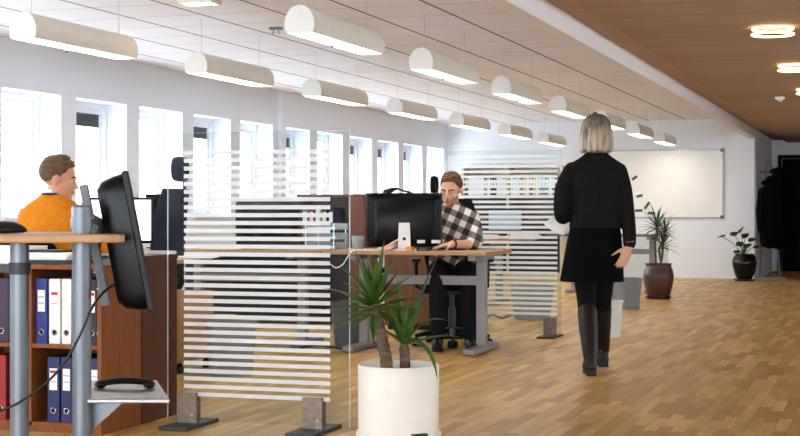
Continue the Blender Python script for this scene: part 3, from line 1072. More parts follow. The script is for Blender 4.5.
def broad_plant():
    x, y = flo(744.5, 281)
    d = dep(x, y)
    u = d / F
    t = thing('potted_broadleaf_plant', 'broad-leaved plant in a glossy black round pot by the back wall', 'plant', (x, y, 0), ANG)
    MB().lathe([(7 * u, 0.03), (9.5 * u, 0.1), (12 * u, 0.24), (12.3 * u, 0.30), (11 * u, 0.37), (9.5 * u, 0.40), (10 * u, 0.42), (9 * u, 0.42), (8.6 * u, 0.37), (1 * u, 0.36)], 36).build('pot', 'pot_black', t, smooth=True)
    MB().lathe([(9 * u, 0), (11 * u, 0.025), (11 * u, 0.033), (8 * u, 0.03)], 32).build('saucer', 'pot_red', t, smooth=True)
    MB().lathe([(8.8 * u, 0.375), (1 * u, 0.385)], 24).build('soil', 'soil', t, smooth=True)
    P = lambda px, py, dy=0.0: Vector(((px - 744.5) * u, dy, EYE + (HOR - py) * u))
    c = P(744, 256)
    sm, lf = MB(), MB()
    for px, py, dy, w, ln, rot in [(741, 230, 0, 0.12, 0.15, 0.1), (733, 234, -0.05, 0.11, 0.14, -0.6), (738, 244, -0.12, 0.11, 0.15, -0.4), (748, 246, 0.05, 0.10, 0.16, 0.5), (751, 240, -0.05, 0.11, 0.14, 0.7),
                               (755, 247, -0.1, 0.09, 0.13, 0.9), (743, 250, -0.14, 0.10, 0.14, 0.1), (737, 252, 0.02, 0.09, 0.12, -0.7), (721.5, 236.5, 0.0, 0.075, 0.17, -1.25), (746, 236, 0.06, 0.1, 0.14, 0.3)]:
        q = P(px, py, dy)
        mid = c.lerp(q, 0.5) + Vector((0, 0, 0.05))
        sm.tube([c, mid, q], [0.006, 0.005, 0.004], 6)
        dv = Vector((math.sin(rot), -0.35, 0.35 * math.cos(rot) - (0.25 if px == 721.5 else 0)))
        lf.leaf(q - dv.normalized() * ln * 0.4, dv, ln, w * 1.2, 2.0, 6, 0.15, roll=0.5 if px < 744 else -0.5)
    sm.build('stem', 'leaf_broad', t, smooth=True)
    lf.build('foliage', 'leaf_broad', t, smooth=True)


broad_plant()

# ------------------------------------------------------------------ coat rack with two coats
rx, ry = W(771, 23.85)
t = thing('coat_rack', 'grey metal coat rack standing in the passage by the dark door', 'coat rack', (rx, ry, 0), ANG)
u = 23.85 / F
P = lambda px, py, dy=0.0: Vector(((px - 771) * u, dy, EYE + (HOR - py) * u))
MB().box(-11 * u, 14 * u, -0.02, 0.01, 0, 0.03).box(-11 * u, 14 * u, 0.27, 0.3, 0, 0.03).box(-1.2 * u, 1.2 * u, -0.0, 0.28, 0.0, 0.03).build('base_frame', 'greypaint', t, bevel=0.004)
for a_, b_ in (((763, 275), (768, 172)), ((783, 275), (776, 172))):
    MB().tube([P(*a_, 0.2), P(*b_, 0.2)], 0.014, 10).build('leg', 'greycloth', t, smooth=True)
MB().tube([P(763, 172, 0.2), P(781, 172, 0.2)], 0.015, 10).build('top_bar', 'greycloth', t, smooth=True)
MB().tube([P(769, 172, 0.2), P(769, 163, 0.2), P(770, 159, 0.19), P(772, 163, 0.12), P(775, 170, 0.05), P(777, 167, 0.03)], 0.009, 8).build('hook', 'greycloth', t, smooth=True)


def coat(label, cx, top, bot, w, dy, seed):
    o = thing('coat', label, 'coat', (rx, ry, 0), ANG, 'dark coats on the coat rack')
    rnd = random.Random(seed)
    S = []
    X = (cx - 771) * u
    zt, zb = EYE + (HOR - top) * u, EYE + (HOR - bot) * u
    for f, ww, dd in ((0, 0.28, 0.05), (0.05, 0.55, 0.08), (0.12, 0.85, 0.11), (0.3, 0.95, 0.12), (0.55, 0.9, 0.12), (0.8, 0.96, 0.13), (1.0, 1.0, 0.13)):
        S.append((zt + (zb - zt) * f, X + rnd.uniform(-0.012, 0.012), dy, w / 2 * ww, dd))
    MB().secs(list(reversed(S)), 24, 2.6).build('body', 'blacksoft', o, smooth=True, sub=1)
    for s in (-1, 1):
        MB().tube([(X + s * w * 0.36, dy - 0.02, zt - 0.16), (X + s * w * 0.5, dy - 0.05, zt - 0.45), (X + s * w * 0.47, dy - 0.04, zt - 0.74)], [0.07, 0.068, 0.058], 12).build('sleeve', 'blacksoft', o, smooth=True)
    MB().tube([(X - 0.1, dy - 0.02, zt - 0.02), (X - 0.04, dy - 0.09, zt + 0.01), (X + 0.05, dy - 0.09, zt + 0.01), (X + 0.1, dy - 0.02, zt - 0.02)], 0.035, 10).build('collar', 'blacksoft', o, smooth=True)
    return o


coat('black coat on the coat rack hanging nearer the back wall', 767, 182, 249, 0.31, -0.14, 1)
coat('long black coat with raised collar on the coat rack, nearer the door', 778.5, 170, 250, 0.33, 0.08, 2)


# ------------------------------------------------------------------ foreground workstation (all measured from its main post)
DP = 4.95
fx, fy = W(78, DP)
u = DP / F
t = thing('standing_desk', 'tall beech desk on grey steel posts in the near corner', 'desk', (fx, fy, 0), ANG)
P = lambda px, py, dy=0.0: Vector((((px - 400) * (DP + dy) - (78 - 400) * DP) / F, dy, EYE + (HOR - py) * (DP + dy) / F))
zt = 0.997
xt = P(120, 0).x
pts = [(-0.85, -0.14), (xt - 0.06, -0.06), (xt - 0.02, -0.05), (xt + 0.005, -0.03), (xt + 0.015, 0.0), (xt + 0.01, 0.03), (xt - 0.01, 0.05), (xt - 0.06, 0.075), (0.045, 0.11), (0.02, 0.16), (0.01, 0.62), (-0.85, 0.62)]
m = MB()
n = len(pts)
m.rings([[Vector((x, y, zt - 0.028)) for x, y in pts], [Vector((x, y, zt)) for x, y in pts]])
m.build('tabletop', 'beech', t, bevel=0.006)
MB().cyl((0, 0.06, 0.0), (0, 0.06, 1.085), 0.031, n=28).build('post', 'steel', t, smooth=True)
MB().cyl((P(15, 0).x, 0.06, 0.0), (P(15, 0).x, 0.06, zt - 0.028), 0.031, n=28).build('post', 'steel', t, smooth=True)
MB().lathe([(0.034, 1.02), (0.034, 1.086), (0.028, 1.092)], 24, (0, 0.06, 0)).build('post_collar', 'steel', t, smooth=True)
MB().box(-0.85, P(15, 0).x, 0.04, 0.08, zz(273, DP), zz(265, DP)).lathe([(0.036, zz(275, DP)), (0.036, zz(263, DP))], 24, (P(15, 0).x, 0.06, 0)).build('crossbar', 'darkmetal', t, smooth=True)
MB().cbox((-0.1, 0.06, 0.012), (1.3, 0.5, 0.024)).build('foot', 'steel', t, bevel=0.005)
# keyboard tray
zt2 = 0.45
TQ = [(0.0255, 0.02), (0.3, 0.02), (0.167, 0.58), (-0.095, 0.58)]
tr = MB().rings([[Vector((x, y, zt2 - 0.014)) for x, y in TQ], [Vector((x, y, zt2)) for x, y in TQ]]).build('keyboard_tray', 'alu', t, bevel=0.004)
MB().add([(0.02, 0.1, zt2 - 0.012), (0.14, 0.1, zt2 - 0.012), (0.02, 0.1, zt2 - 0.12), (0.02, 0.13, zt2 - 0.012), (0.14, 0.13, zt2 - 0.012), (0.02, 0.13, zt2 - 0.12)],
         [(0, 2, 1), (3, 4, 5), (0, 1, 4, 3), (1, 2, 5, 4), (2, 0, 3, 5)]).build('tray_bracket', 'steel', tr)
# monitor, seen from behind its edge
tilt = math.radians(10.6)
R = Matrix.Translation(P(134.5, 241, 0.32)) @ Matrix.Rotation(math.radians(10), 4, 'Z') @ Matrix.Rotation(-tilt, 4, 'Y')
mo = thing('monitor', 'black monitor seen edge-on, clamped to the near steel post', 'monitor', (fx, fy, 0), ANG)


def tbox(m, T, x0, x1, y0, y1, z0, z1):
    b = MB().box(x0, x1, y0, y1, z0, z1)
    m.add([T @ v for v in b.v], b.f)
    return m


tbox(MB(), R, 0.0, 0.024, -0.205, 0.205, -0.243, 0.243).build('bezel', 'blackgloss', mo, bevel=0.006, seg=3)
m = MB()
for i, (xx, hy, hz) in enumerate([(0.0, 0.2, 0.238), (-0.03, 0.197, 0.234), (-0.07, 0.188, 0.222), (-0.092, 0.17, 0.2)]):
    ring = []
    for j in range(32):
        q = 2 * PI * j / 32
        c, s = math.cos(q), math.sin(q)
        ring.append(R @ Vector((xx, hy * math.copysign(abs(c) ** 0.2, c), hz * math.copysign(abs(s) ** 0.2, s))))
    if i == 0:
        rs = []
    rs.append(ring)
m.rings(rs).build('back_shell', 'blackgloss', mo, smooth=True)
tbox(MB(), R, 0.0242, 0.0252, -0.188, 0.188, -0.222, 0.222).build('screen', 'black', mo)
tbox(MB(), R, 0.004, 0.018, -0.202, -0.2, -0.2, -0.19).build('power_light', 'whiteb', mo)
ar = MB()
for yy in (-0.06, 0.06):
    tbox(ar, R, -0.150, -0.122, yy - 0.018, yy + 0.018, -0.2, 0.225)
    tbox(ar, R, -0.125, -0.085, yy - 0.012, yy + 0.012, -0.06, -0.04)
    tbox(ar, R, -0.125, -0.085, yy - 0.012, yy + 0.012, 0.04, 0.06)
arm = ar.build('mounting_bracket', 'greycloth', mo, bevel=0.002)
q0 = R @ Vector((-0.148, 0, 0.0))
MB().tube([(0.03, 0.06, 0.99 + 0.06), (0.04, 0.2, 1.03), (q0.x + 0.012, q0.y, q0.z)], 0.016, 10).lathe([(0.037, 1.015), (0.037, 1.05)], 24, (0, 0.06, 0)).build('swivel_arm', 'steel', mo, smooth=True)
for k in range(6):
    MB().ell((R @ Vector((-0.152, -0.06, -0.14 + k * 0.06)))[:], (0.004, 0.006, 0.006)).build('bolt', 'chrome', arm, smooth=True)
cb = [P(117, 283, 0.2), P(104, 292, 0.05), P(92, 308, -0.05), P(80, 335, -0.06), P(62, 366, -0.05), P(35, 392, -0.04), P(0, 411, -0.03), P(-60, 425, -0.02)]


def smooth_pts(p, n=6):
    out = []
    for i in range(len(p) - 1):
        a, b, c, d = p[max(i - 1, 0)], p[i], p[i + 1], p[min(i + 2, len(p) - 1)]
        for s in range(n):
            t_ = s / n
            out.append(0.5 * ((2 * b) + (c - a) * t_ + (2 * a - 5 * b + 4 * c - d) * t_ ** 2 + (3 * b - a - 3 * c + d) * t_ ** 3))
    out.append(p[-1])
    return out


MB().tube(smooth_pts(cb), 0.0042, 8).build('cable', 'black', mo, smooth=True)
hs = thing('phone_handset', 'black curved handset lying on the grey tray', 'handset', (fx, fy, zt2), ANG)
hx = 0.095
MB().tube(smooth_pts([Vector((hx - 0.085, 0.32, 0.018)), Vector((hx - 0.045, 0.32, 0.025)), Vector((hx, 0.32, 0.028)), Vector((hx + 0.045, 0.32, 0.026)), Vector((hx + 0.09, 0.33, 0.02))]), 0.012, 12, flat=1.6).build('grip', 'black', hs, smooth=True)
for s in (-1, 1):
    MB().ell((hx + s * 0.085, 0.325, 0.0145), (0.022, 0.03, 0.014)).build('ear_cup', 'black', hs, smooth=True)
o = MB().secs([(0, 0, 0, 0.075, 0.05), (0.012, 0, 0, 0.08, 0.055), (0.03, 0, 0, 0.06, 0.04), (0.042, 0, 0, 0.025, 0.02)], 24, 2.2).build('computer_mouse', 'black', smooth=True, sub=1)
q = W(5, 5.1)
o.location, o.rotation_euler = (q[0], q[1], zt), (0, 0, ANG)
tag(o, 'black rounded mouse on the tall beech desk in the near corner', 'mouse')

# ------------------------------------------------------------------ bookcase with binders
BX1, BY0, BY1, BZ = -3.585, 6.375, 6.775, 0.815
t = thing('bookcase', 'low cherry wood bookcase holding office binders', 'bookcase', (BX1, BY0, 0))
D = BY1 - BY0
MB().box(-0.022, 0, 0, D, 0, BZ - 0.022).build('side_panel', 'cherry', t, bevel=0.001)
divs = [-0.022, -0.385, -0.785, -1.185, -1.585]
for dx in divs[1:]:
    MB().box(dx - 0.022, dx, 0.003, D - 0.02, 0.05, BZ - 0.022).build('divider', 'cherry', t)
MB().box(-1.61, 0.0, -0.004, D, BZ - 0.022, BZ).build('top_panel', 'cherry', t, bevel=0.001)
MB().box(-1.607, -0.022, 0.02, 0.04, 0, 0.03).build('plinth', 'cherry', t)
MB().box(-1.607, -0.022, D - 0.018, D, 0.03, BZ - 0.022).build('back_panel', 'cherry', t)
for i in range(4):
    xa, xb = divs[i + 1], divs[i] - (0.0 if i == 0 else 0.022)
    for z in (0.03, 0.41):
        MB().box(xa, xb, 0.006, D - 0.02, z - 0.0, z + 0.02).build('shelf', 'cherry', t)

t = thing('cabinet', 'dark brown cabinet standing against the back of the binder bookcase', 'cabinet', (BX1, BY1 + 0.01, 0))
D2 = 0.39
MB().box(-0.022, 0, 0, D2, 0.0, 0.825).build('side_panel', 'cherry_dark', t, bevel=0.001)
MB().box(-1.6, -0.022, 0.0, 0.02, 0.0, 0.825).build('back_panel', 'cherry_dark', t)
MB().box(-1.6, -1.578, 0.02, D2, 0.0, 0.825).build('side_panel', 'cherry_dark', t)
MB().box(-1.6, 0.004, -0.005, D2 + 0.004, 0.825, 0.848).build('top_panel', 'cherry_dark', t, bevel=0.001)
for i in range(4):
    do = MB().box(-0.41 - i * 0.39, -0.024 - i * 0.39, D2 - 0.02, D2, 0.06, 0.82).build('door', 'cherry_dark', t, bevel=0.001)
    MB().cyl((-0.38 - i * 0.39, D2, 0.5), (-0.38 - i * 0.39, D2 + 0.025, 0.5), 0.008).build('handle', 'chrome', do, smooth=True)
MB().box(-1.578, -0.022, D2 - 0.05, D2 - 0.03, 0.0, 0.06).build('plinth', 'darkmetal', t)


def binder(label, col, px, z, w=0.066, lab=True, red=False, group='binders in the cherry bookcase', h=0.315):
    X = atY(px, BY0 + 0.03)
    t = thing('binder', label, 'binder', (X, BY0 + 0.03, z), 0, group)
    g = MB().box(-w / 2, -w / 2 + 0.004, 0.003, 0.285, 0, h).box(w / 2 - 0.004, w / 2, 0.003, 0.285, 0, h).box(-w / 2, w / 2, 0, 0.005, 0, h)
    g.build('cover', col, t, bevel=0.0015)
    MB().box(-w / 2 + 0.006, w / 2 - 0.006, 0.012, 0.27, 0.008, h - 0.02).build('sheets', 'paper', t)
    rg = MB()
    rg.tube([(0.0135 * math.cos(2 * PI * i / 20), -0.0018, 0.055 + 0.0135 * math.sin(2 * PI * i / 20)) for i in range(21)], 0.0028, 6, round_ends=False)
    ro = rg.build('finger_ring', 'chrome', t, smooth=True)
    MB().cyl((0, -0.0002, 0.055), (0, -0.002, 0.055), 0.0115, n=18).build('finger_hole', 'hole', ro)
    if lab:
        l = MB().box(-w * 0.32, w * 0.32, -0.0015, 0, h - 0.16, h - 0.055).build('spine_label', 'paper', t)
        if red:
            MB().box(-w * 0.28, w * 0.28, -0.0025, -0.0015, h - 0.078, h - 0.064).build('printed_band', 'redmark', l)
            MB().box(-w * 0.28, w * 0.28, -0.0025, -0.0015, h - 0.122, h - 0.119).build('printed_line', 'redmark', l)
        else:
            MB().box(-w * 0.26, w * 0.26, -0.0025, -0.0015, h - 0.09, h - 0.087).build('printed_line', 'ink', l)
            MB().box(-w * 0.26, w * 0.26, -0.0025, -0.0015, h - 0.12, h - 0.117).build('printed_line', 'ink', l)
    return t


zA, zB = 0.43, 0.05
binder('dark purple binder at the frame edge on the upper bookcase shelf', 'purpleb', 1.5, zA, lab=False)
binder('black binder with white label, upper shelf against the divider', 'blackb', 24, zA)
binder('black binder between the purple one and the divider, upper shelf', 'blackb', 13, zA, lab=False)
binder('blue binder with white label on the upper bookcase shelf', 'blue', 41.4, zA, w=0.062)
binder('white binder with a red mark, beside the blue one', 'whiteb', 54.6, zA, w=0.062, red=True)
binder('plain white binder between the red-marked one and the steel post', 'whiteb', 66.5, zA, w=0.052, lab=False)
binder('black binder half hidden behind the steel post, upper shelf', 'blackb', 80, zA, lab=False)
binder('black binder with red-lined label just past the steel post', 'blackb', 91.8, zA, w=0.05, red=True)
binder('black binder with narrow label against the bookcase side panel', 'blackb', 100, zA, w=0.036, red=True)
binder('red binder at the frame edge on the lower bookcase shelf', 'redb', 0, zB, lab=False)
binder('black binder with dark spine on the lower shelf against the divider', 'blackb', 22, zB, lab=False)
binder('navy binder with red-topped label on the lower bookcase shelf', 'navyb', 53.4, zB, red=True)
binder('navy binder with plain label beside the lower red-topped one', 'navyb', 66.5, zB, w=0.06)
binder('navy binder with white label beneath the red-lined black binder', 'navyb', 94.3, zB, w=0.062)
binder('dark navy binder behind the steel post on the lower shelf', 'blackb', 82, zB, w=0.058, lab=False)


# papers on the bookcase
def sheet_stack(label, name, px, Y, z, sx, sy, h, rz, material, n=1, cat='papers', group=None):
    X = atY(px, Y)
    m = MB()
    rnd = random.Random(int(px * 7 + h * 1000))
    for i in range(n):
        m.cbox((rnd.uniform(-0.012, 0.012), rnd.uniform(-0.012, 0.012), h * (i + 0.5) / n), (sx, sy, h / n * 0.96), Matrix.Rotation(rnd.uniform(-0.08, 0.08) if n > 1 else 0, 3, 'Z'))
    o = m.build(name, material)
    o.location, o.rotation_euler = (X, Y, z), (0, 0, rz)
    return tag(o, label, cat, group)


sheet_stack('black folder lying on the bookcase under white papers', 'folder', 62, 6.57, BZ, 0.34, 0.26, 0.02, 0.2, 'blackb', cat='folder')
sheet_stack('untidy stack of white papers on the black folder', 'paper_stack', 52, 6.56, BZ + 0.02, 0.30, 0.22, 0.035, 0.1, 'paper', 7)
sheet_stack('thick stack of papers on the bookcase at the frame edge', 'paper_stack', 8, 6.57, BZ, 0.31, 0.24, 0.085, -0.1, 'paper', 9)
sheet_stack('thin dark notebook resting on the untidy papers', 'notebook', 50, 6.57, BZ + 0.055, 0.2, 0.15, 0.012, -0.2, 'blackb', cat='notebook')


# ------------------------------------------------------------------ monitors on the desks
def monitor(label, X, Y, z, w, h, rz, screen='black', stand='black', low=0.09, labels=False, name='monitor', stand_plate=True):
    """local +y is the back side, -y the screen"""
    t = thing(name, label, 'monitor', (X, Y, z), rz)
    z0, z1 = low, low + h
    MB().box(-w / 2, w / 2, -0.012, 0.014, z0, z1).build('bezel', 'blackgloss', t, bevel=0.006, seg=3)
    rs = []
    for yy, k in ((0.012, 0.975), (0.024, 0.965), (0.044, 0.80), (0.05, 0.74)):
        rs.append([Vector((w / 2 * k * math.copysign(abs(math.cos(2 * PI * j / 36)) ** 0.14, math.cos(2 * PI * j / 36)), yy, (z0 + z1) / 2 + h / 2 * k * math.copysign(abs(math.sin(2 * PI * j / 36)) ** 0.14, math.sin(2 * PI * j / 36)))) for j in range(36)])
    bs = MB().rings(rs).build('back_shell', 'blackgloss', t, smooth=True)
    MB().box(-w / 2 + 0.018, w / 2 - 0.018, -0.0135, -0.0125, z0 + 0.022, z1 - 0.018).build('screen', screen, t)
    s = MB().box(-0.028, 0.028, 0.05, 0.078, 0.012, z0 + h * 0.55)
    if stand == 'white':
        s = MB().taper(0, 0.085, 0.012, z0 + h * 0.45, 0.05, 0.012, 0.042, 0.016)
        MB().cyl((0.0, 0.09, 0.09), (0.0, 0.105, 0.09), 0.013).build('cable_hole', 'black', t, smooth=True)
    s.build('stand_column', stand, t, bevel=0.006, seg=3)
    if stand_plate:
        MB().secs([(0, 0, 0.03, 0.13, 0.09), (0.012, 0, 0.03, 0.12, 0.08)], 28, 3).build('stand_base', stand, t, smooth=True)
    if labels:
        for x0, x1 in ((-0.10, -0.16), (-0.21, -0.28)):
            MB().box(min(x0, x1), max(x0, x1), 0.049, 0.0545, z0 + 0.03, z0 + 0.055).build('rating_sticker', 'paper', bs)
        for x0 in (-0.255, -0.225, -0.205, -0.18, 0.14):
            MB().box(x0, x0 + 0.014, -0.004, 0.006, z1 - 0.002, z1 + 0.0015).build('edge_mark', 'paper', bs)
    return t


# the man with the checked shirt: monitor with its back to us
mx, my = atY(404, 11.0), 11.0
dmm = dep(mx, my)
mw = 76 * dmm / F
mzb = zz(247, dmm)
monitor('large black monitor with its back towards us and a white stand', mx, my, DZ, mw, zz(193, dmm) - mzb, PI + ANG + 0.02, low=mzb - DZ, stand='white', labels=True)
# monitor of the man in orange: screen towards us
mx, my = W(118, 10.25)
monitor('monitor with bright white screen in front of the man in orange', mx, my, 0.76, 0.485, 0.315, ANG + 0.05, screen='screenlit', low=0.095)
mx, my = atY(161, 10.98), 10.98
monitor('black monitor beside the bright white screen, back towards us', mx, my, DZ, 0.25, 0.34, PI + ANG + 0.2, low=0.1)
mx, my = atY(258, 11.05), 11.05
monitor('black monitor behind the near glass screen, beside the paler one', mx, my, DZ, 0.36, 0.27, PI + ANG, low=0.09)
mx, my = atY(287, 11.15), 11.15
t = monitor('dark slate monitor behind the glass screen, beside the brown bookcase', mx, my, DZ, 0.20, 0.25, PI + ANG, low=0.09)
mx, my = atY(505, 17.0), 17.0
monitor('far monitor with dim bluish screen behind the second glass screen', mx, my, 0.76, 0.42, 0.27, ANG, screen='screendim', low=0.08)


def pedestal(label, X, Y, rz, material='beech_pale', h=0.53):
    t = thing('drawer_pedestal', label, 'drawer unit', (X, Y, 0), rz)
    MB().box(-0.21, 0.21, -0.26, 0.27, 0.075, h).build('carcass', material, t, bevel=0.003)
    zs_ = [0.085, 0.235, 0.385, h - 0.008]
    for i in range(3):
        d = MB().box(-0.205, 0.205, -0.278, -0.2605, zs_[i], zs_[i + 1] - 0.008).build('drawer', material, t, bevel=0.003)
        MB().cyl((-0.06, -0.295, zs_[i + 1] - 0.04), (0.06, -0.295, zs_[i + 1] - 0.04), 0.006, n=8).cyl((-0.06, -0.278, zs_[i + 1] - 0.04), (-0.06, -0.295, zs_[i + 1] - 0.04), 0.005, n=8).cyl((0.06, -0.278, zs_[i + 1] - 0.04), (0.06, -0.295, zs_[i + 1] - 0.04), 0.005, n=8).build('handle', 'chrome', d, smooth=True)
    for sx in (-1, 1):
        for sy in (-1, 1):
            MB().cyl((sx * 0.17, sy * 0.2, 0.03), (sx * 0.17 + 0.03, sy * 0.2, 0.03), 0.03).box(sx * 0.17, sx * 0.17 + 0.03, sy * 0.2 - 0.01, sy * 0.2 + 0.01, 0.05, 0.076).build('caster', 'black', t, smooth=True)
    return t


X, Y = W(175, 10.15)
pedestal('pale wood drawer unit on black casters behind the striped screen', X - 0.05, Y, 0.0, 'beech')
# credenza behind the man
t = thing('cabinet', 'red-brown low cabinet behind the chair of the man in the checked shirt', 'cabinet', (0, 0, 0))
xa, xb = atY(384, 12.95), -3.52
t.location = ((xa + xb) / 2, 12.95, 0)
a = (xb - xa) / 2
MB().box(-a, a, 0.02, 0.42, 0.04, 0.72).build('carcass', 'walnut', t, bevel=0.003)
for i in range(2):
    do = MB().box(-a + i * a + 0.003, -a + (i + 1) * a - 0.003, 0, 0.0195, 0.05, 0.715).build('door', 'walnut', t, bevel=0.002)
    MB().cyl((-0.05 + 0.1 * i, -0.02, 0.45), (-0.05 + 0.1 * i, 0, 0.45), 0.009).build('handle', 'chrome', do, smooth=True)
MB().box(-a + 0.02, a - 0.02, 0.05, 0.4, 0, 0.04).build('plinth', 'darkmetal', t)

# brown bookcases behind the near glass screen
xa, xb = atY(297, 13.3), atY(364, 13.3)
t = thing('bookcase', 'red-brown bookcase standing behind the desk at the glass edge', 'bookcase', ((xa + xb) / 2, 13.3, 0))
a = (xb - xa) / 2
ht = zz(196.7, dep(xa, 13.3))
MB().box(-a, -a + 0.02, 0, 0.4, 0, ht).build('side_panel', 'walnut', t)
MB().box(a - 0.02, a, 0, 0.4, 0, ht).build('side_panel', 'walnut', t)
MB().box(-a, a, -0.004, 0.4, ht, ht + 0.022).build('top_panel', 'walnut', t)
MB().box(-a + 0.02, a - 0.02, 0.38, 0.4, 0, ht).build('back_panel', 'walnut', t)
mid = atY(350, 13.3) - (xa + xb) / 2
MB().box(mid, a - 0.02, 0.0, 0.02, 0.03, ht - 0.003).build('door', 'walnut', t)
MB().box(mid - 0.02, mid, 0.0, 0.38, 0, ht).build('divider', 'walnut', t)
for z in (0.05, 0.43, 0.80):
    MB().box(-a + 0.02, mid - 0.02, 0.01, 0.38, z, z + 0.02).build('shelf', 'walnut', t)
cxb = (xa + xb) / 2
for i, (col, w, nm) in enumerate([('greycloth', 0.06, 'grey'), ('redb', 0.05, 'dark red'), ('whiteb', 0.05, 'white'), ('blackb', 0.055, 'black'), ('navyb', 0.05, 'navy')]):
    o = MB().box(-w / 2, w / 2, 0, 0.26, 0, 0.29).build('binder', col)
    MB().box(-w * 0.35, w * 0.35, -0.002, 0, 0.15, 0.25).build('spine_label', 'paper', o)
    o.location = (cxb - a + 0.07 + i * 0.066, 13.33, 0.82)
    tag(o, '%s binder in the red-brown bookcase behind the near glass' % nm, 'binder', 'binders in the red-brown bookcase')
xa2, xb2 = atY(236, 13.3), atY(296, 13.3)
t = thing('cabinet', 'black roller-front cabinet beside the red-brown bookcase', 'cabinet', ((xa2 + xb2) / 2, 13.3, 0))
a = (xb2 - xa2) / 2
MB().box(-a, a, 0, 0.4, 0.03, ht - 0.01).build('carcass', 'blackb', t, bevel=0.004)
m = MB()
for i in range(30):
    z = 0.07 + i * (ht - 0.13) / 30
    m.box(-a + 0.02, a - 0.02, -0.008, 0, z, z + (ht - 0.13) / 30 - 0.004)
m.build('roller_front', 'black', t)
MB().box(-0.08, 0.08, -0.02, -0.008, ht * 0.5, ht * 0.5 + 0.02).build('handle', 'greycloth', t)


# letter trays, cups, bits on the desks
def letter_tray(label, X, Y, z, rz, n, material='clearplastic', w=0.25, d=0.33):
    t = thing('letter_tray', label, 'letter tray', (X, Y, z), rz)
    for i in range(n):
        zz_ = 0.005 + i * 0.075
        MB().box(-w / 2, w / 2, -d / 2, d / 2, zz_, zz_ + 0.004).box(-w / 2, w / 2, d / 2 - 0.004, d / 2, zz_, zz_ + 0.05).box(-w / 2, -w / 2 + 0.004, -d / 2 + 0.05, d / 2, zz_, zz_ + 0.05).box(w / 2 - 0.004, w / 2, -d / 2 + 0.05, d / 2, zz_, zz_ + 0.05).build('tray', material, t)
        MB().cbox((0.0, 0.01, zz_ + 0.012), (w * 0.85, d * 0.85, 0.014)).build('papers', 'paper', t)
    for sx in (-1, 1):
        for sy in (-1, 1):
            MB().cyl((sx * (w / 2 - 0.008), sy * (d / 2 - 0.03), 0), (sx * (w / 2 - 0.008), sy * (d / 2 - 0.03), 0.005 + (n - 1) * 0.075 + 0.05), 0.005, n=8).build('post', 'chrome', t, smooth=True)
    return t


X = atY(333, 11.1)
letter_tray('three-tier clear letter tray on the desk behind the glass edge', X - 0.06, 11.1, DZ, 0, 3)
X, Y = W(161, 9.85)
letter_tray('low clear letter tray with white cards on the orange man’s desk end', X - 0.02, Y, 0.76, 0.1, 1, w=0.2, d=0.14)
sheet_stack('loose white papers spread at the end of the beech desk', 'paper_sheet', 195, 9.2, 0.76, 0.3, 0.21, 0.012, 0.3, 'paper', 3)
sheet_stack('white paper stack on the desk behind the striped screen', 'paper_stack', 225, 10.95, DZ, 0.3, 0.22, 0.03, 0.1, 'paper', 5)
sheet_stack('paper pile beside the dim bluish far monitor', 'paper_stack', 525, 16.8, 0.76, 0.32, 0.24, 0.07, 0.1, 'paper', 6)
sheet_stack('paper pile in front of the dim bluish far monitor', 'paper_stack', 483, 16.75, 0.76, 0.3, 0.22, 0.05, -0.1, 'paper', 5)

X, Y = atY(358, 11.0), 11.0
t = thing('pencil_cup', 'clear plastic cup with small cuttings beside the large black monitor', 'cup', (X, Y, DZ))
MB().lathe([(0.035, 0), (0.04, 0.002), (0.052, 0.11), (0.049, 0.11), (0.037, 0.006)], 24).build('cup', 'clearplastic', t, smooth=True)
m = MB()
for i in range(7):
    a = i * 2.4
    m.leaf((0.01 * math.cos(a), 0.01 * math.sin(a), 0.008), (0.2 * math.cos(a), 0.2 * math.sin(a), 1), 0.13, 0.012, 0.8, 5)
m.build('cuttings', 'leaf', t, smooth=True)
X, Y = atY(410, 10.86), 10.86
o = MB().cbox((0, 0, 0.015), (0.05, 0.05, 0.03)).build('sticky_notes', 'sticky', bevel=0.001)
o.location = (X, Y, DZ)
tag(o, 'small orange block of sticky notes at the foot of the monitor', 'sticky notes')
X, Y = atY(423, 10.86), 10.86
t = thing('card_reader', 'small black box beside the orange sticky notes', 'card reader', (X, Y, DZ), ANG)
MB().box(-0.05, 0.05, -0.035, 0.035, 0, 0.026).build('body', 'black', t, bevel=0.004)
MB().box(-0.03, 0.03, -0.036, -0.035, 0.01, 0.016).build('slot', 'greycloth', t)
X, Y = atY(437, 11.2), 11.2
t = thing('keyboard', 'black keyboard under the hand of the man in the checked shirt', 'keyboard', (X + 0.02, Y, DZ), ANG)
MB().box(-0.2, 0.2, -0.06, 0.06, 0, 0.016).build('body', 'black', t, bevel=0.003)
m = MB()
for r in range(5):
    for c in range(14):
        m.box(-0.19 + c * 0.0272, -0.19 + c * 0.0272 + 0.022, -0.052 + r * 0.021, -0.052 + r * 0.021 + 0.017, 0.016, 0.021)
m.build('keys', 'blackb', t)
# white cable dropping from the stand over the desk
wc = [Vector((atY(px_, y_), y_, DZ + z_)) for px_, y_, z_ in ((399, 10.90, 0.09), (390, 10.86, 0.05), (379, 10.80, 0.007), (366, 10.76, 0.006), (354, 10.715, 0.006), (349, 10.68, -0.03), (343, 10.685, -0.1), (336, 10.72, -0.13), (331, 10.85, -0.11))]
o = MB().tube(smooth_pts(wc), 0.005, 8).build('white_cable', 'white', smooth=True)
tag(o, 'white cable hanging from the monitor stand over the desk edge', 'cable')
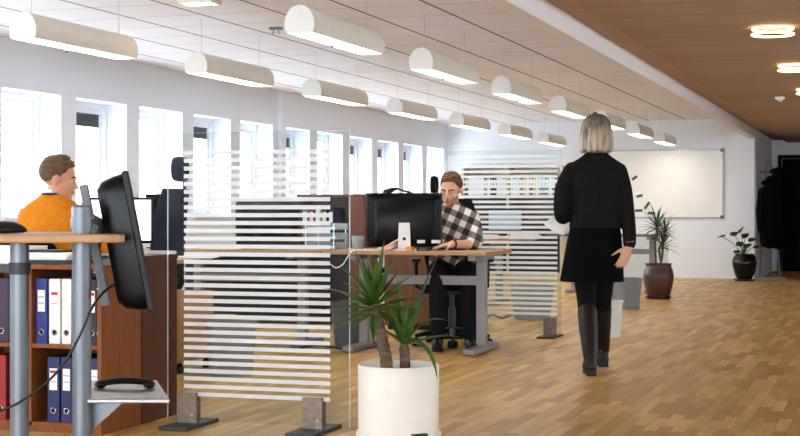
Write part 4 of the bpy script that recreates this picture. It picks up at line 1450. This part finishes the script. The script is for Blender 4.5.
# cables on the floor
c1 = [Vector(flo(300, 349) + (0.008,)), Vector(flo(318, 346) + (0.008,)), Vector(flo(338, 349) + (0.008,)), Vector(flo(352, 350) + (0.008,)), Vector(flo(372, 343) + (0.008,))]
o = MB().tube(smooth_pts(c1), 0.008, 8).build('floor_cable', 'black', smooth=True)
tag(o, 'black cable lying on the floor by the dark grey bin', 'cable')
c1 = [Vector(flo(474, 317) + (0.01,)), Vector(flo(484, 320) + (0.01,)), Vector(flo(492, 315) + (0.01,)), Vector(flo(502, 319) + (0.01,)), Vector(flo(512, 314) + (0.01,))]
o = MB().tube(smooth_pts(c1), 0.012, 8).build('floor_cable', 'greycloth', smooth=True)
tag(o, 'grey tangled cable on the floor behind the second glass screen', 'cable')

# desk lamp, black jointed arm over the monitor
X, Y = atY(416, 13.15), 13.15
d = dep(X, Y)
u = d / F
t = thing('desk_lamp', 'black jointed desk lamp peeping over the large monitor', 'lamp', (X, Y, 0.72), ANG)
Q = lambda px, py: Vector(((px - 416) * u, 0, EYE + (HOR - py) * u - 0.72))
MB().lathe([(0.08, 0), (0.08, 0.015), (0.02, 0.025)], 24).build('base', 'black', t, smooth=True)
MB().tube([Q(416, 249), Q(420, 195)], 0.009, 8).build('lower_arm', 'black', t, smooth=True)
MB().tube([Q(420, 195.5), Q(396, 188.5)], 0.009, 8).build('upper_arm', 'black', t, smooth=True)
MB().tube([Q(397, 188.5), Q(392, 190), Q(386, 192.5)], [0.012, 0.022, 0.03], 12).build('lamp_head', 'black', t, smooth=True)

# black bag under the desk
X, Y = W(456, 12.72)
t = thing('bag', 'black soft bag standing on the floor behind the desk leg', 'bag', (X, Y, 0), ANG)
MB().secs([(0.0, 0, 0, 0.18, 0.08), (0.03, 0, 0, 0.19, 0.09), (0.25, 0, 0, 0.188, 0.09), (0.44, 0, 0, 0.175, 0.07), (0.49, 0, 0, 0.13, 0.04)], 28, 4).build('body', 'blackcloth', t, smooth=True)
MB().tube(smooth_pts([Vector((-0.07, -0.02, 0.46)), Vector((-0.05, -0.02, 0.53)), Vector((0.05, -0.02, 0.53)), Vector((0.07, -0.02, 0.46))]), 0.011, 8).build('handle', 'blackcloth', t, smooth=True)
MB().box(-0.11, 0.11, -0.1, -0.085, 0.06, 0.26).build('front_pocket', 'blackcloth', t, bevel=0.012)

# ------------------------------------------------------------------ chairs
X, Y = W(452, 12.05)
MAN2 = (X, Y)
office_chair('black office chair carrying the man in the checked shirt', PI + ANG, (X + 0.0, Y + 0.0, 0), seat_z=0.50, bz=1.18, headrest=False)
X, Y = W(50, 8.9)
MAN1 = (X, Y)
office_chair('black office chair carrying the man in the orange sweater', ANG - 0.35, (X, Y, 0), seat_z=0.5, bz=0.92, headrest=False)
X, Y = W(177, 11.15)
office_chair('empty navy office chair with headrest behind the glass edge', ANG + 1.2, (X - 0.235, Y - 0.08, 0), 'navy', True, 0.5, 1.24)
X, Y = W(431, 15.2)
office_chair('empty black office chair with tall headrest behind the man’s shoulder', ANG + 1.25, (X - 0.29, Y + 0.06, 0), 'blackcloth', True, 0.5, 1.2)


# ------------------------------------------------------------------ people
def hand(m, wrist, d, nrm, thumb, curl, sc_=1.0):
    """five-fingered hand: d finger direction, nrm palm side, thumb = +1/-1 side along d x nrm"""
    d, nrm = Vector(d).normalized(), Vector(nrm).normalized()
    nrm = (nrm - d * nrm.dot(d)).normalized()
    tt = d.cross(nrm).normalized() * thumb
    w = Vector(wrist)

    def ring(c, a, b, n=12):
        return [c + tt * a * math.cos(2 * PI * j / n) + nrm * b * math.sin(2 * PI * j / n) for j in range(n)]
    s = sc_
    m.rings([ring(w - d * 0.02 * s, 0.024 * s, 0.018 * s), ring(w + d * 0.01 * s, 0.028 * s, 0.018 * s), ring(w + d * 0.045 * s, 0.040 * s, 0.017 * s), ring(w + d * 0.088 * s, 0.041 * s, 0.013 * s), ring(w + d * 0.094 * s, 0.036 * s, 0.009 * s)])
    for off, ln, r in ((0.030, 0.074, 0.0085), (0.0105, 0.083, 0.009), (-0.010, 0.076, 0.0085), (-0.029, 0.060, 0.0075)):
        p = w + d * 0.082 * s + tt * off * s
        dv = (d + tt * off * 2.2).normalized()
        pts = [p]
        for k, f in enumerate((0.45, 0.32, 0.23)):
            dv = (dv + nrm * curl * (0.7 + 0.3 * k)).normalized()
            p = p + dv * ln * s * f
            pts.append(p)
        m.tube(pts, [r * s, r * 0.97 * s, r * 0.9 * s, r * 0.78 * s], 8)
    p = w + d * 0.018 * s + tt * 0.026 * s
    dv = (d * 0.75 + tt * 0.65 + nrm * 0.25).normalized()
    p2 = p + dv * 0.042 * s
    dv = (dv + d * 0.35 + nrm * curl * 0.6).normalized()
    p3 = p2 + dv * 0.034 * s
    m.tube([p, p2, p3, p3 + (dv + nrm * 0.1) * 0.022 * s], [0.0135 * s, 0.0115 * s, 0.010 * s, 0.008 * s], 8)


def head(m, T, s=1.0):
    e = lambda c, r, mm=None: m.ell(tuple(x * s for x in c), tuple(x * s for x in r), T)
    e((0, -0.012, 0.034), (0.077, 0.098, 0.083))
    e((0, 0.028, -0.028), (0.063, 0.064, 0.085))
    e((0, 0.030, -0.072), (0.050, 0.050, 0.042))
    e((0, 0.072, -0.096), (0.022, 0.019, 0.017))
    e((0, 0.076, 0.022), (0.050, 0.016, 0.014))
    for q in (-1, 1):
        e((q * 0.036, 0.062, -0.022), (0.026, 0.024, 0.028))
        e((q * 0.080, -0.006, -0.008), (0.010, 0.022, 0.033))
        e((q * 0.011, 0.098, -0.034), (0.008, 0.010, 0.008))
    m.tube([T @ Vector((0, 0.084 * s, 0.016 * s)), T @ Vector((0, 0.099 * s, -0.012 * s)), T @ Vector((0, 0.110 * s, -0.031 * s))], [0.009 * s, 0.0105 * s, 0.012 * s], 10)
    e((0, 0.086, -0.056), (0.026, 0.010, 0.008))
    e((0, 0.085, -0.070), (0.022, 0.010, 0.008))


def face_parts(root, T, s=1.0, beard=None, brow='brow'):
    for q in (-1, 1):
        eo = MB().ell((q * 0.031 * s, 0.0815 * s, 0.001 * s), (0.0115 * s, 0.0072 * s, 0.0034 * s), T).build('eye', 'eyewhite', root, smooth=True)
        MB().ell((q * 0.031 * s, 0.0868 * s, 0.0008 * s), (0.0056 * s, 0.0035 * s, 0.0036 * s), T).build('iris', 'iris', eo, smooth=True)
        MB().tube([T @ Vector((q * 0.014 * s, 0.093 * s, 0.021 * s)), T @ Vector((q * 0.032 * s, 0.089 * s, 0.027 * s)), T @ Vector((q * 0.050 * s, 0.075 * s, 0.021 * s))], [0.0045 * s, 0.0048 * s, 0.003 * s], 6).build('eyebrow', brow, root, smooth=True)
    MB().ell((0, 0.092 * s, -0.0575 * s), (0.023 * s, 0.0075 * s, 0.0048 * s), T).ell((0, 0.0915 * s, -0.0675 * s), (0.02 * s, 0.0075 * s, 0.0055 * s), T).build('lips', 'lip', root, smooth=True)


def limb(m, pts, r, n=14):
    pts = [Vector(p) for p in pts]
    q = smooth_pts(pts, 4) if len(pts) > 2 else pts
    rr = []
    for i in range(len(pts) - 1):
        for k in range(4):
            rr.append(r[i] + (r[i + 1] - r[i]) * k / 4)
    rr.append(r[-1])
    if len(pts) == 2:
        rr = r
    m.tube(q, rr, n)


def off(r, d):
    return [x + d for x in r]


# ---- the woman walking away
WD = 10.03
wx, wy = W(593, WD)
wom = thing('person', 'woman with ash-blond bob in black jacket and skirt walking away', 'person', (wx, wy, 0), ANG)
T = Matrix.Translation((0.026, 0.03, 1.585)) @ Matrix.Rotation(math.radians(8), 4, 'Z') @ Matrix.Rotation(math.radians(-4), 4, 'X')
b = MB()
head(b, T, 0.98)
limb(b, [(0.024, 0.01, 1.40), (0.025, 0.02, 1.47), (0.026, 0.028, 1.53)], [0.055, 0.05, 0.052])
TW = [(0.86, 0.005, 0, 0.165, 0.11), (0.95, 0.012, 0, 0.155, 0.105), (1.08, 0.015, 0, 0.125, 0.09), (1.22, 0.017, 0, 0.145, 0.1), (1.33, 0.02, 0, 0.165, 0.095), (1.395, 0.022, 0, 0.15, 0.075), (1.44, 0.024, 0.005, 0.08, 0.06)]
b.secs(TW)
LA = [(-0.145, 0.0, 1.355), (-0.197, -0.01, 1.23), (-0.205, -0.015, 1.085), (-0.19, 0.11, 1.035), (-0.15, 0.235, 1.045)]
RA = [(0.178, 0.0, 1.35), (0.206, -0.015, 1.22), (0.222, -0.03, 1.09), (0.230, -0.07, 0.96), (0.226, -0.115, 0.835)]
limb(b, LA, [0.045, 0.042, 0.036, 0.034, 0.027])
limb(b, RA, [0.045, 0.042, 0.037, 0.034, 0.027])
hand(b, (0.222, -0.118, 0.838), (-0.42, -0.12, -1), (-0.35, 0.93, 0.05), -1, 0.24, 0.98)
hand(b, (-0.15, 0.24, 1.045), (0.25, 0.9, -0.15), (0.6, -0.15, -0.6), -1, 0.35, 1.0)
LL = [(-0.055, -0.01, 0.86), (-0.05, 0.01, 0.66), (-0.043, 0.0, 0.475), (-0.042, -0.10, 0.29), (-0.041, -0.185, 0.09)]
RL = [(0.075, 0.0, 0.86), (0.082, 0.11, 0.66), (0.088, 0.19, 0.475), (0.097, 0.28, 0.29), (0.112, 0.36, 0.075)]
LR = [0.088, 0.078, 0.06, 0.056, 0.037]
limb(b, LL, LR)
limb(b, RL, LR)
b.build('body', 'skin', wom, remesh=0.007, relax=4)
# tights
g = MB()
limb(g, LL[:4], off(LR[:4], 0.004))
limb(g, RL[:4], off(LR[:4], 0.004))
g.secs([(0.80, 0.01, 0, 0.15, 0.11), (0.9, 0.01, 0, 0.16, 0.115)])
g.build('tights', 'tights', wom, remesh=0.009)
# boots
for nm, ps, yaw in (('boot', LL, 0.0), ('boot', RL, 0.0)):
    k, an = Vector(ps[2]), Vector(ps[4])
    g = MB()
    top = k.lerp(Vector(ps[3]), 0.35)
    gz = 0.0
    ax, ay = an.x, an.y
    limb(g, [top, Vector(ps[3]), an + Vector((0, 0, 0.03))], [0.067, 0.064, 0.048])
    g.tube([(ax, ay - 0.015, 0.085), (ax, ay + 0.06, 0.07), (ax, ay + 0.14, 0.042), (ax, ay + 0.2, 0.032)], [0.046, 0.046, 0.042, 0.026], 14, flat=0.9)
    g.tube([(ax, ay - 0.03, 0.06), (ax, ay - 0.028, 0.025)], [0.042, 0.037], 12)
    bo = g.build(nm, 'boot', wom, remesh=0.008, relax=2)
    MB().box(ax - 0.033, ax + 0.033, ay - 0.066, ay + 0.0, 0.0, 0.045).build('heel', 'black', bo, bevel=0.006)
    MB().secs([(0.002, ax, ay + 0.11, 0.036, 0.11), (0.016, ax, ay + 0.11, 0.036, 0.112)], 20, 2.4).build('sole', 'black', bo)
# skirt
S = [(0.605, -0.004, 0.03, 0.208, 0.185), (0.61, -0.004, 0.03, 0.213, 0.19), (0.70, 0.0, 0.015, 0.203, 0.165), (0.82, 0.006, 0.0, 0.19, 0.14), (0.93, 0.012, 0, 0.175, 0.125), (1.0, 0.014, 0, 0.158, 0.112)]
MB().secs(S, 36, 2.3).build('skirt', 'skirt', wom, smooth=True)
# jacket
g = MB()
g.secs([(0.962, 0.017, 0, 0.178, 0.128), (1.05, 0.016, 0, 0.163, 0.116), (1.14, 0.017, 0, 0.158, 0.112), (1.26, 0.018, 0, 0.172, 0.117), (1.345, 0.02, 0, 0.188, 0.108), (1.395, 0.022, 0, 0.172, 0.088), (1.43, 0.023, 0.003, 0.115, 0.075), (1.46, 0.024, 0.008, 0.075, 0.068), (1.492, 0.025, 0.012, 0.066, 0.064)])
limb(g, LA[:4] + [(-0.155, 0.215, 1.042)], [0.05, 0.06, 0.062, 0.05, 0.041])
limb(g, RA[:4] + [(0.228, -0.105, 0.862)], [0.05, 0.054, 0.050, 0.047, 0.044])
jo = g.build('jacket', 'jacket', wom, remesh=0.008, relax=3)
MB().tube([(-0.13, -0.094, 1.355), (0.02, -0.112, 1.348), (0.17, -0.094, 1.355)], 0.002, 6).build('yoke_seam', 'skirt', jo, smooth=True)
for i in range(3):
    MB().ell((0.208 + i * 0.018, -0.148 + 0.002 * i, 0.872 + 0.002 * i), (0.005, 0.005, 0.005)).build('cuff_button', 'chrome', jo, smooth=True)
# hair
g = MB()
hs = [(1.728, 0.024, -0.0, 0.012, 0.014), (1.722, 0.024, 0.0, 0.045, 0.05), (1.70, 0.024, 0.006, 0.078, 0.084), (1.66, 0.024, 0.01, 0.097, 0.106), (1.61, 0.023, 0.010, 0.106, 0.116), (1.56, 0.022, 0.006, 0.111, 0.118), (1.51, 0.022, 0.0, 0.113, 0.113), (1.475, 0.021, -0.002, 0.11, 0.105), (1.462, 0.021, -0.002, 0.098, 0.094)]
g.secs(list(reversed(hs)), 40, 2.15)
rnd = random.Random(2)
wob = [rnd.uniform(-0.004, 0.004) for _ in range(40)]
for i, v in enumerate(g.v):
    if v.z < 1.655 and v.y > 0.055:
        v.y = 0.055
    k = i % 40
    v.x += wob[k] * 0.8
    v.z += wob[(k * 7) % 40] * 1.6 if v.z < 1.5 else 0
g.build('hair', 'hair_blond', wom, smooth=True, sub=1)
MB().tube([(0.0, -0.02, 1.728), (0.008, 0.02, 1.735), (0.03, 0.03, 1.733)], 0.005, 6).build('hair_clip', 'black', wom, smooth=True)
# the sheets of paper she holds
uu = (WD + 0.28) / F
Pp = lambda px, py, dy: Vector(((px - 400) * (WD + dy) / F - (593 - 400) * WD / F, dy, EYE + (HOR - py) * (WD + dy) / F))
pt = thing('paper_sheet', 'white sheets of paper in the hand of the walking woman', 'papers', (wx, wy, 0), ANG)
for k, (da, db) in enumerate(((0, 0), (0.8, 1.2))):
    A, B, C_, D_ = Pp(544 + da, 224 + db, 0.30 + 0.006 * k), Pp(560, 210 + db, 0.40 + 0.006 * k), Pp(580, 214, 0.36 + 0.006 * k), Pp(563 + da, 234 + db, 0.26 + 0.006 * k)
    vs, fs = [], []
    for i in range(7):
        for j in range(5):
            s, r = i / 6, j / 4
            q = A.lerp(B, r).lerp(D_.lerp(C_, r), s) + Vector((0, 0, -0.012 * math.sin(PI * s)))
            vs.append(q)
    for i in range(6):
        for j in range(4):
            fs.append((i * 5 + j, i * 5 + j + 1, (i + 1) * 5 + j + 1, (i + 1) * 5 + j))
    MB().add(vs, fs).build('sheet', 'paper', pt, smooth=True, solid=0.0006)


def seated(root, T_head, hs, arms, skin, top, shoe_y=0.42, seat=0.52, hipw=0.165, chest=0.195, sh=1.10, lean=0.0):
    """body facing +y; arms: two lists of joints (shoulder, elbow, wrist) and hand args"""
    b = MB()
    head(b, T_head, hs)
    hp = T_head.translation
    limb(b, [(0, lean * 0.9, sh + 0.0), (hp.x * 0.5, lean + (hp.y - lean) * 0.5 - 0.01, (sh + hp.z) / 2 - 0.01), (hp.x, hp.y - 0.012, hp.z - 0.06)], [0.066, 0.058, 0.056])
    torso = [(seat - 0.02, 0, 0.0, hipw * 0.95, 0.12), (seat + 0.08, 0, 0.0, hipw, 0.125), (seat + 0.22, 0, lean * 0.2, hipw * 0.92, 0.11), (seat + 0.36, 0, lean * 0.5, chest * 0.92, 0.118), (sh - 0.1, 0, lean * 0.75, chest, 0.115), (sh - 0.015, 0, lean * 0.9, chest * 0.9, 0.09), (sh + 0.035, 0, lean, chest * 0.5, 0.07)]
    b.secs(torso)
    for a in arms:
        limb(b, a['j'], a['r'])
        hand(b, a['j'][-1], a['d'], a['n'], a['t'], a['c'], 1.05)
    legs = []
    for s in (-1, 1):
        L = [(s * 0.09, 0.0, seat + 0.07), (s * 0.11, 0.22, seat + 0.07), (s * 0.125, 0.42, seat + 0.05), (s * 0.125, 0.44, 0.30), (s * 0.125, 0.41, 0.10)]
        R_ = [0.095, 0.085, 0.064, 0.056, 0.04]
        limb(b, L, R_)
        legs.append((L, R_))
        b.tube([(s * 0.125, 0.38, 0.05), (s * 0.13, 0.48, 0.045), (s * 0.135, 0.58, 0.035)], [0.04, 0.042, 0.03], 12, flat=0.9)
    b.build('body', skin, root, remesh=0.007, relax=4)
    # trousers
    g = MB()
    g.secs([(seat - 0.03, 0, 0.0, hipw * 0.98, 0.13), (seat + 0.08, 0, 0, hipw + 0.008, 0.133), (seat + 0.16, 0, 0, hipw, 0.125)])
    for L, R_ in legs:
        limb(g, L, off(R_, 0.012))
    g.build('trousers', 'trousers', root, remesh=0.01)
    for s in (-1, 1):
        g = MB().tube([(s * 0.125, 0.37, 0.052), (s * 0.13, 0.48, 0.05), (s * 0.137, 0.60, 0.04)], [0.048, 0.05, 0.038], 14, flat=0.9)
        so = g.build('shoe', 'black', root, smooth=True)
        MB().secs([(0.0, s * 0.13, 0.485, 0.047, 0.15), (0.014, s * 0.13, 0.485, 0.048, 0.152)], 20, 2.4).build('sole', 'ink', so)
    return torso


# ---- the man in the orange sweater
m1 = thing('person', 'seated man in an orange sweater turned in profile', 'person', (MAN1[0], MAN1[1], 0), ANG - math.radians(18))
T1 = Matrix.Translation((0.038, 0.035, 1.262)) @ Matrix.Rotation(math.radians(-66), 4, 'Z') @ Matrix.Rotation(math.radians(-8), 4, 'X')
A1 = [dict(j=[(-0.17, 0.03, 1.05), (-0.215, 0.09, 0.88), (-0.21, 0.24, 0.80), (-0.12, 0.42, 0.81)], r=[0.05, 0.045, 0.04, 0.03], d=(0.3, 1, -0.1), n=(0, 0, -1), t=1, c=0.15),
      dict(j=[(0.185, 0.03, 1.06), (0.24, 0.10, 0.88), (0.23, 0.25, 0.80), (0.16, 0.43, 0.81)], r=[0.05, 0.045, 0.04, 0.03], d=(-0.2, 1, -0.1), n=(0, 0, -1), t=-1, c=0.15)]
tor = seated(m1, T1, 1.03, A1, 'skin_red', None, lean=0.03, sh=1.105)
g = MB()
g.secs([(0.58, 0, 0.0, 0.178, 0.142), (0.66, 0, 0.0, 0.185, 0.145), (0.78, 0, 0.01, 0.182, 0.138), (0.90, 0, 0.015, 0.2, 0.138), (1.0, 0, 0.02, 0.208, 0.135), (1.07, 0, 0.024, 0.2, 0.115), (1.115, 0, 0.028, 0.165, 0.09), (1.15, 0.004, 0.03, 0.1, 0.076), (1.178, 0.01, 0.03, 0.068, 0.066)])
for a in A1:
    limb(g, [Vector(a['j'][0]) + Vector((0, 0, 0.0)), a['j'][1], a['j'][2], Vector(a['j'][2]).lerp(Vector(a['j'][3]), 0.85)], [0.056, 0.06, 0.055, 0.046])
g.build('sweater', 'sweater', m1, remesh=0.008, relax=4)
MB().lathe([(0.066, 1.165), (0.068, 1.187), (0.064, 1.205), (0.058, 1.205), (0.058, 1.168)], 28, (0.012, 0.03, 0), caps=False).build('shirt_collar', 'shirt_white', m1, smooth=True)
MB().lathe([(0.072, 1.168), (0.074, 1.182), (0.068, 1.184), (0.066, 1.168)], 28, (0.010, 0.03, 0), caps=False).build('neck_band', 'collar_blue', m1, smooth=True)
face_parts(m1, T1, 1.03)


def hair_short(root, T, s, material, top=0.022, quiff=0.02, seed=1):
    g = MB()
    rnd = random.Random(seed)
    g.ell((0, -0.020 * s, 0.045 * s), (0.083 * s, 0.100 * s, 0.085 * s), Matrix(), 32, 20)
    keep = MB()
    for v in g.v:
        # trim to a hairline: pull the front-low part of the cap back into the skull
        if v.y > 0.045 * s and v.z < 0.075 * s:
            v.y = 0.045 * s
        if v.z < 0.0:
            lim = -0.035 * s
            if v.y > lim:
                v.y = lim
            if v.z < -0.05 * s:
                v.z = -0.05 * s
        elif v.z < 0.04 * s and v.y > 0.022 * s:
            v.y = 0.022 * s
        if v.z > 0.07 * s:
            v.z += top * s * (0.7 + 0.6 * rnd.random()) * min(1, (v.z / s - 0.07) / 0.03)
            v.y += quiff * s * max(0, v.y / (0.1 * s))
    g.v = [T @ v for v in g.v]
    for i in range(90):
        az, el = rnd.uniform(0, 2 * PI), rnd.uniform(0.55, 1.5)
        c = Vector((0.078 * s * math.cos(az) * math.cos(el), -0.018 * s + 0.095 * s * math.sin(az) * math.cos(el), 0.045 * s + 0.085 * s * math.sin(el) + top * 0.5 * s))
        dv = Vector((rnd.uniform(-0.4, 0.4), 0.9, rnd.uniform(0.1, 0.7)))
        g.tube([T @ (c - dv * 0.014 * s), T @ (c + dv * 0.012 * s), T @ (c + dv * 0.028 * s - Vector((0, 0, 0.004 * s)))], [0.007 * s, 0.006 * s, 0.002 * s], 6)
    g.build('hair', material, root, remesh=0.005, relax=2)


hair_short(m1, T1, 1.03, 'hair_brown', 0.012, 0.02, 4)

# ---- the man in the checked shirt
m2 = thing('person', 'young bearded man in a black and white checked shirt at his desk', 'person', (MAN2[0], MAN2[1], 0), PI + ANG)
T2 = Matrix.Translation((0.01, 0.07, 1.238)) @ Matrix.Rotation(math.radians(-20), 4, 'Z') @ Matrix.Rotation(math.radians(-12), 4, 'X')
A2 = [dict(j=[(-0.165, 0.05, 1.03), (-0.185, 0.16, 0.87), (-0.165, 0.33, 0.822), (0.02, 0.50, 0.822)], r=[0.05, 0.045, 0.04, 0.03], d=(0.85, 0.45, -0.12), n=(0, 0, -1), t=1, c=0.12),
      dict(j=[(0.185, 0.05, 1.035), (0.30, 0.15, 0.87), (0.38, 0.35, 0.822), (0.47, 0.56, 0.815)], r=[0.05, 0.045, 0.04, 0.03], d=(0.35, 0.9, -0.12), n=(0, 0, -1), t=-1, c=0.12)]
seated(m2, T2, 1.09, A2, 'skin', None, lean=0.06, sh=1.075)
g = MB()
g.secs([(0.55, 0, 0.0, 0.182, 0.145), (0.66, 0, 0.0, 0.185, 0.147), (0.78, 0, 0.015, 0.182, 0.14), (0.90, 0, 0.03, 0.195, 0.14), (0.985, 0, 0.045, 0.2, 0.135), (1.045, 0, 0.052, 0.19, 0.112), (1.09, 0, 0.056, 0.155, 0.088), (1.122, 0.0, 0.06, 0.09, 0.072), (1.145, 0.0, 0.062, 0.07, 0.066)])
for a in A2:
    j = a['j']
    limb(g, [j[0], j[1], j[2], Vector(j[2]).lerp(Vector(j[3]), 0.16)], [0.056, 0.058, 0.056, 0.054])
g.build('shirt', 'plaid', m2, remesh=0.008, relax=3)
for a in A2[:1]:
    j = a['j']
    w0 = Vector(j[2]).lerp(Vector(j[3]), 0.93)
    dv = (Vector(j[3]) - Vector(j[2])).normalized()
    MB().cyl(w0 - dv * 0.008, w0 + dv * 0.008, 0.037, n=20).build('wristband', 'ink', m2, smooth=True)
face_parts(m2, T2, 1.09)
bd = MB()
bd.ell((0, 0.030 * 1.09, -0.080 * 1.09), (0.0525 * 1.09, 0.051 * 1.09, 0.038 * 1.09), T2).ell((0, 0.073 * 1.09, -0.097 * 1.09), (0.024 * 1.09, 0.0205 * 1.09, 0.018 * 1.09), T2)
bd.build('beard', 'stubble', m2, remesh=0.005, relax=2)
hair_short(m2, T2, 1.09, 'hair_red', 0.012, 0.012, 9)
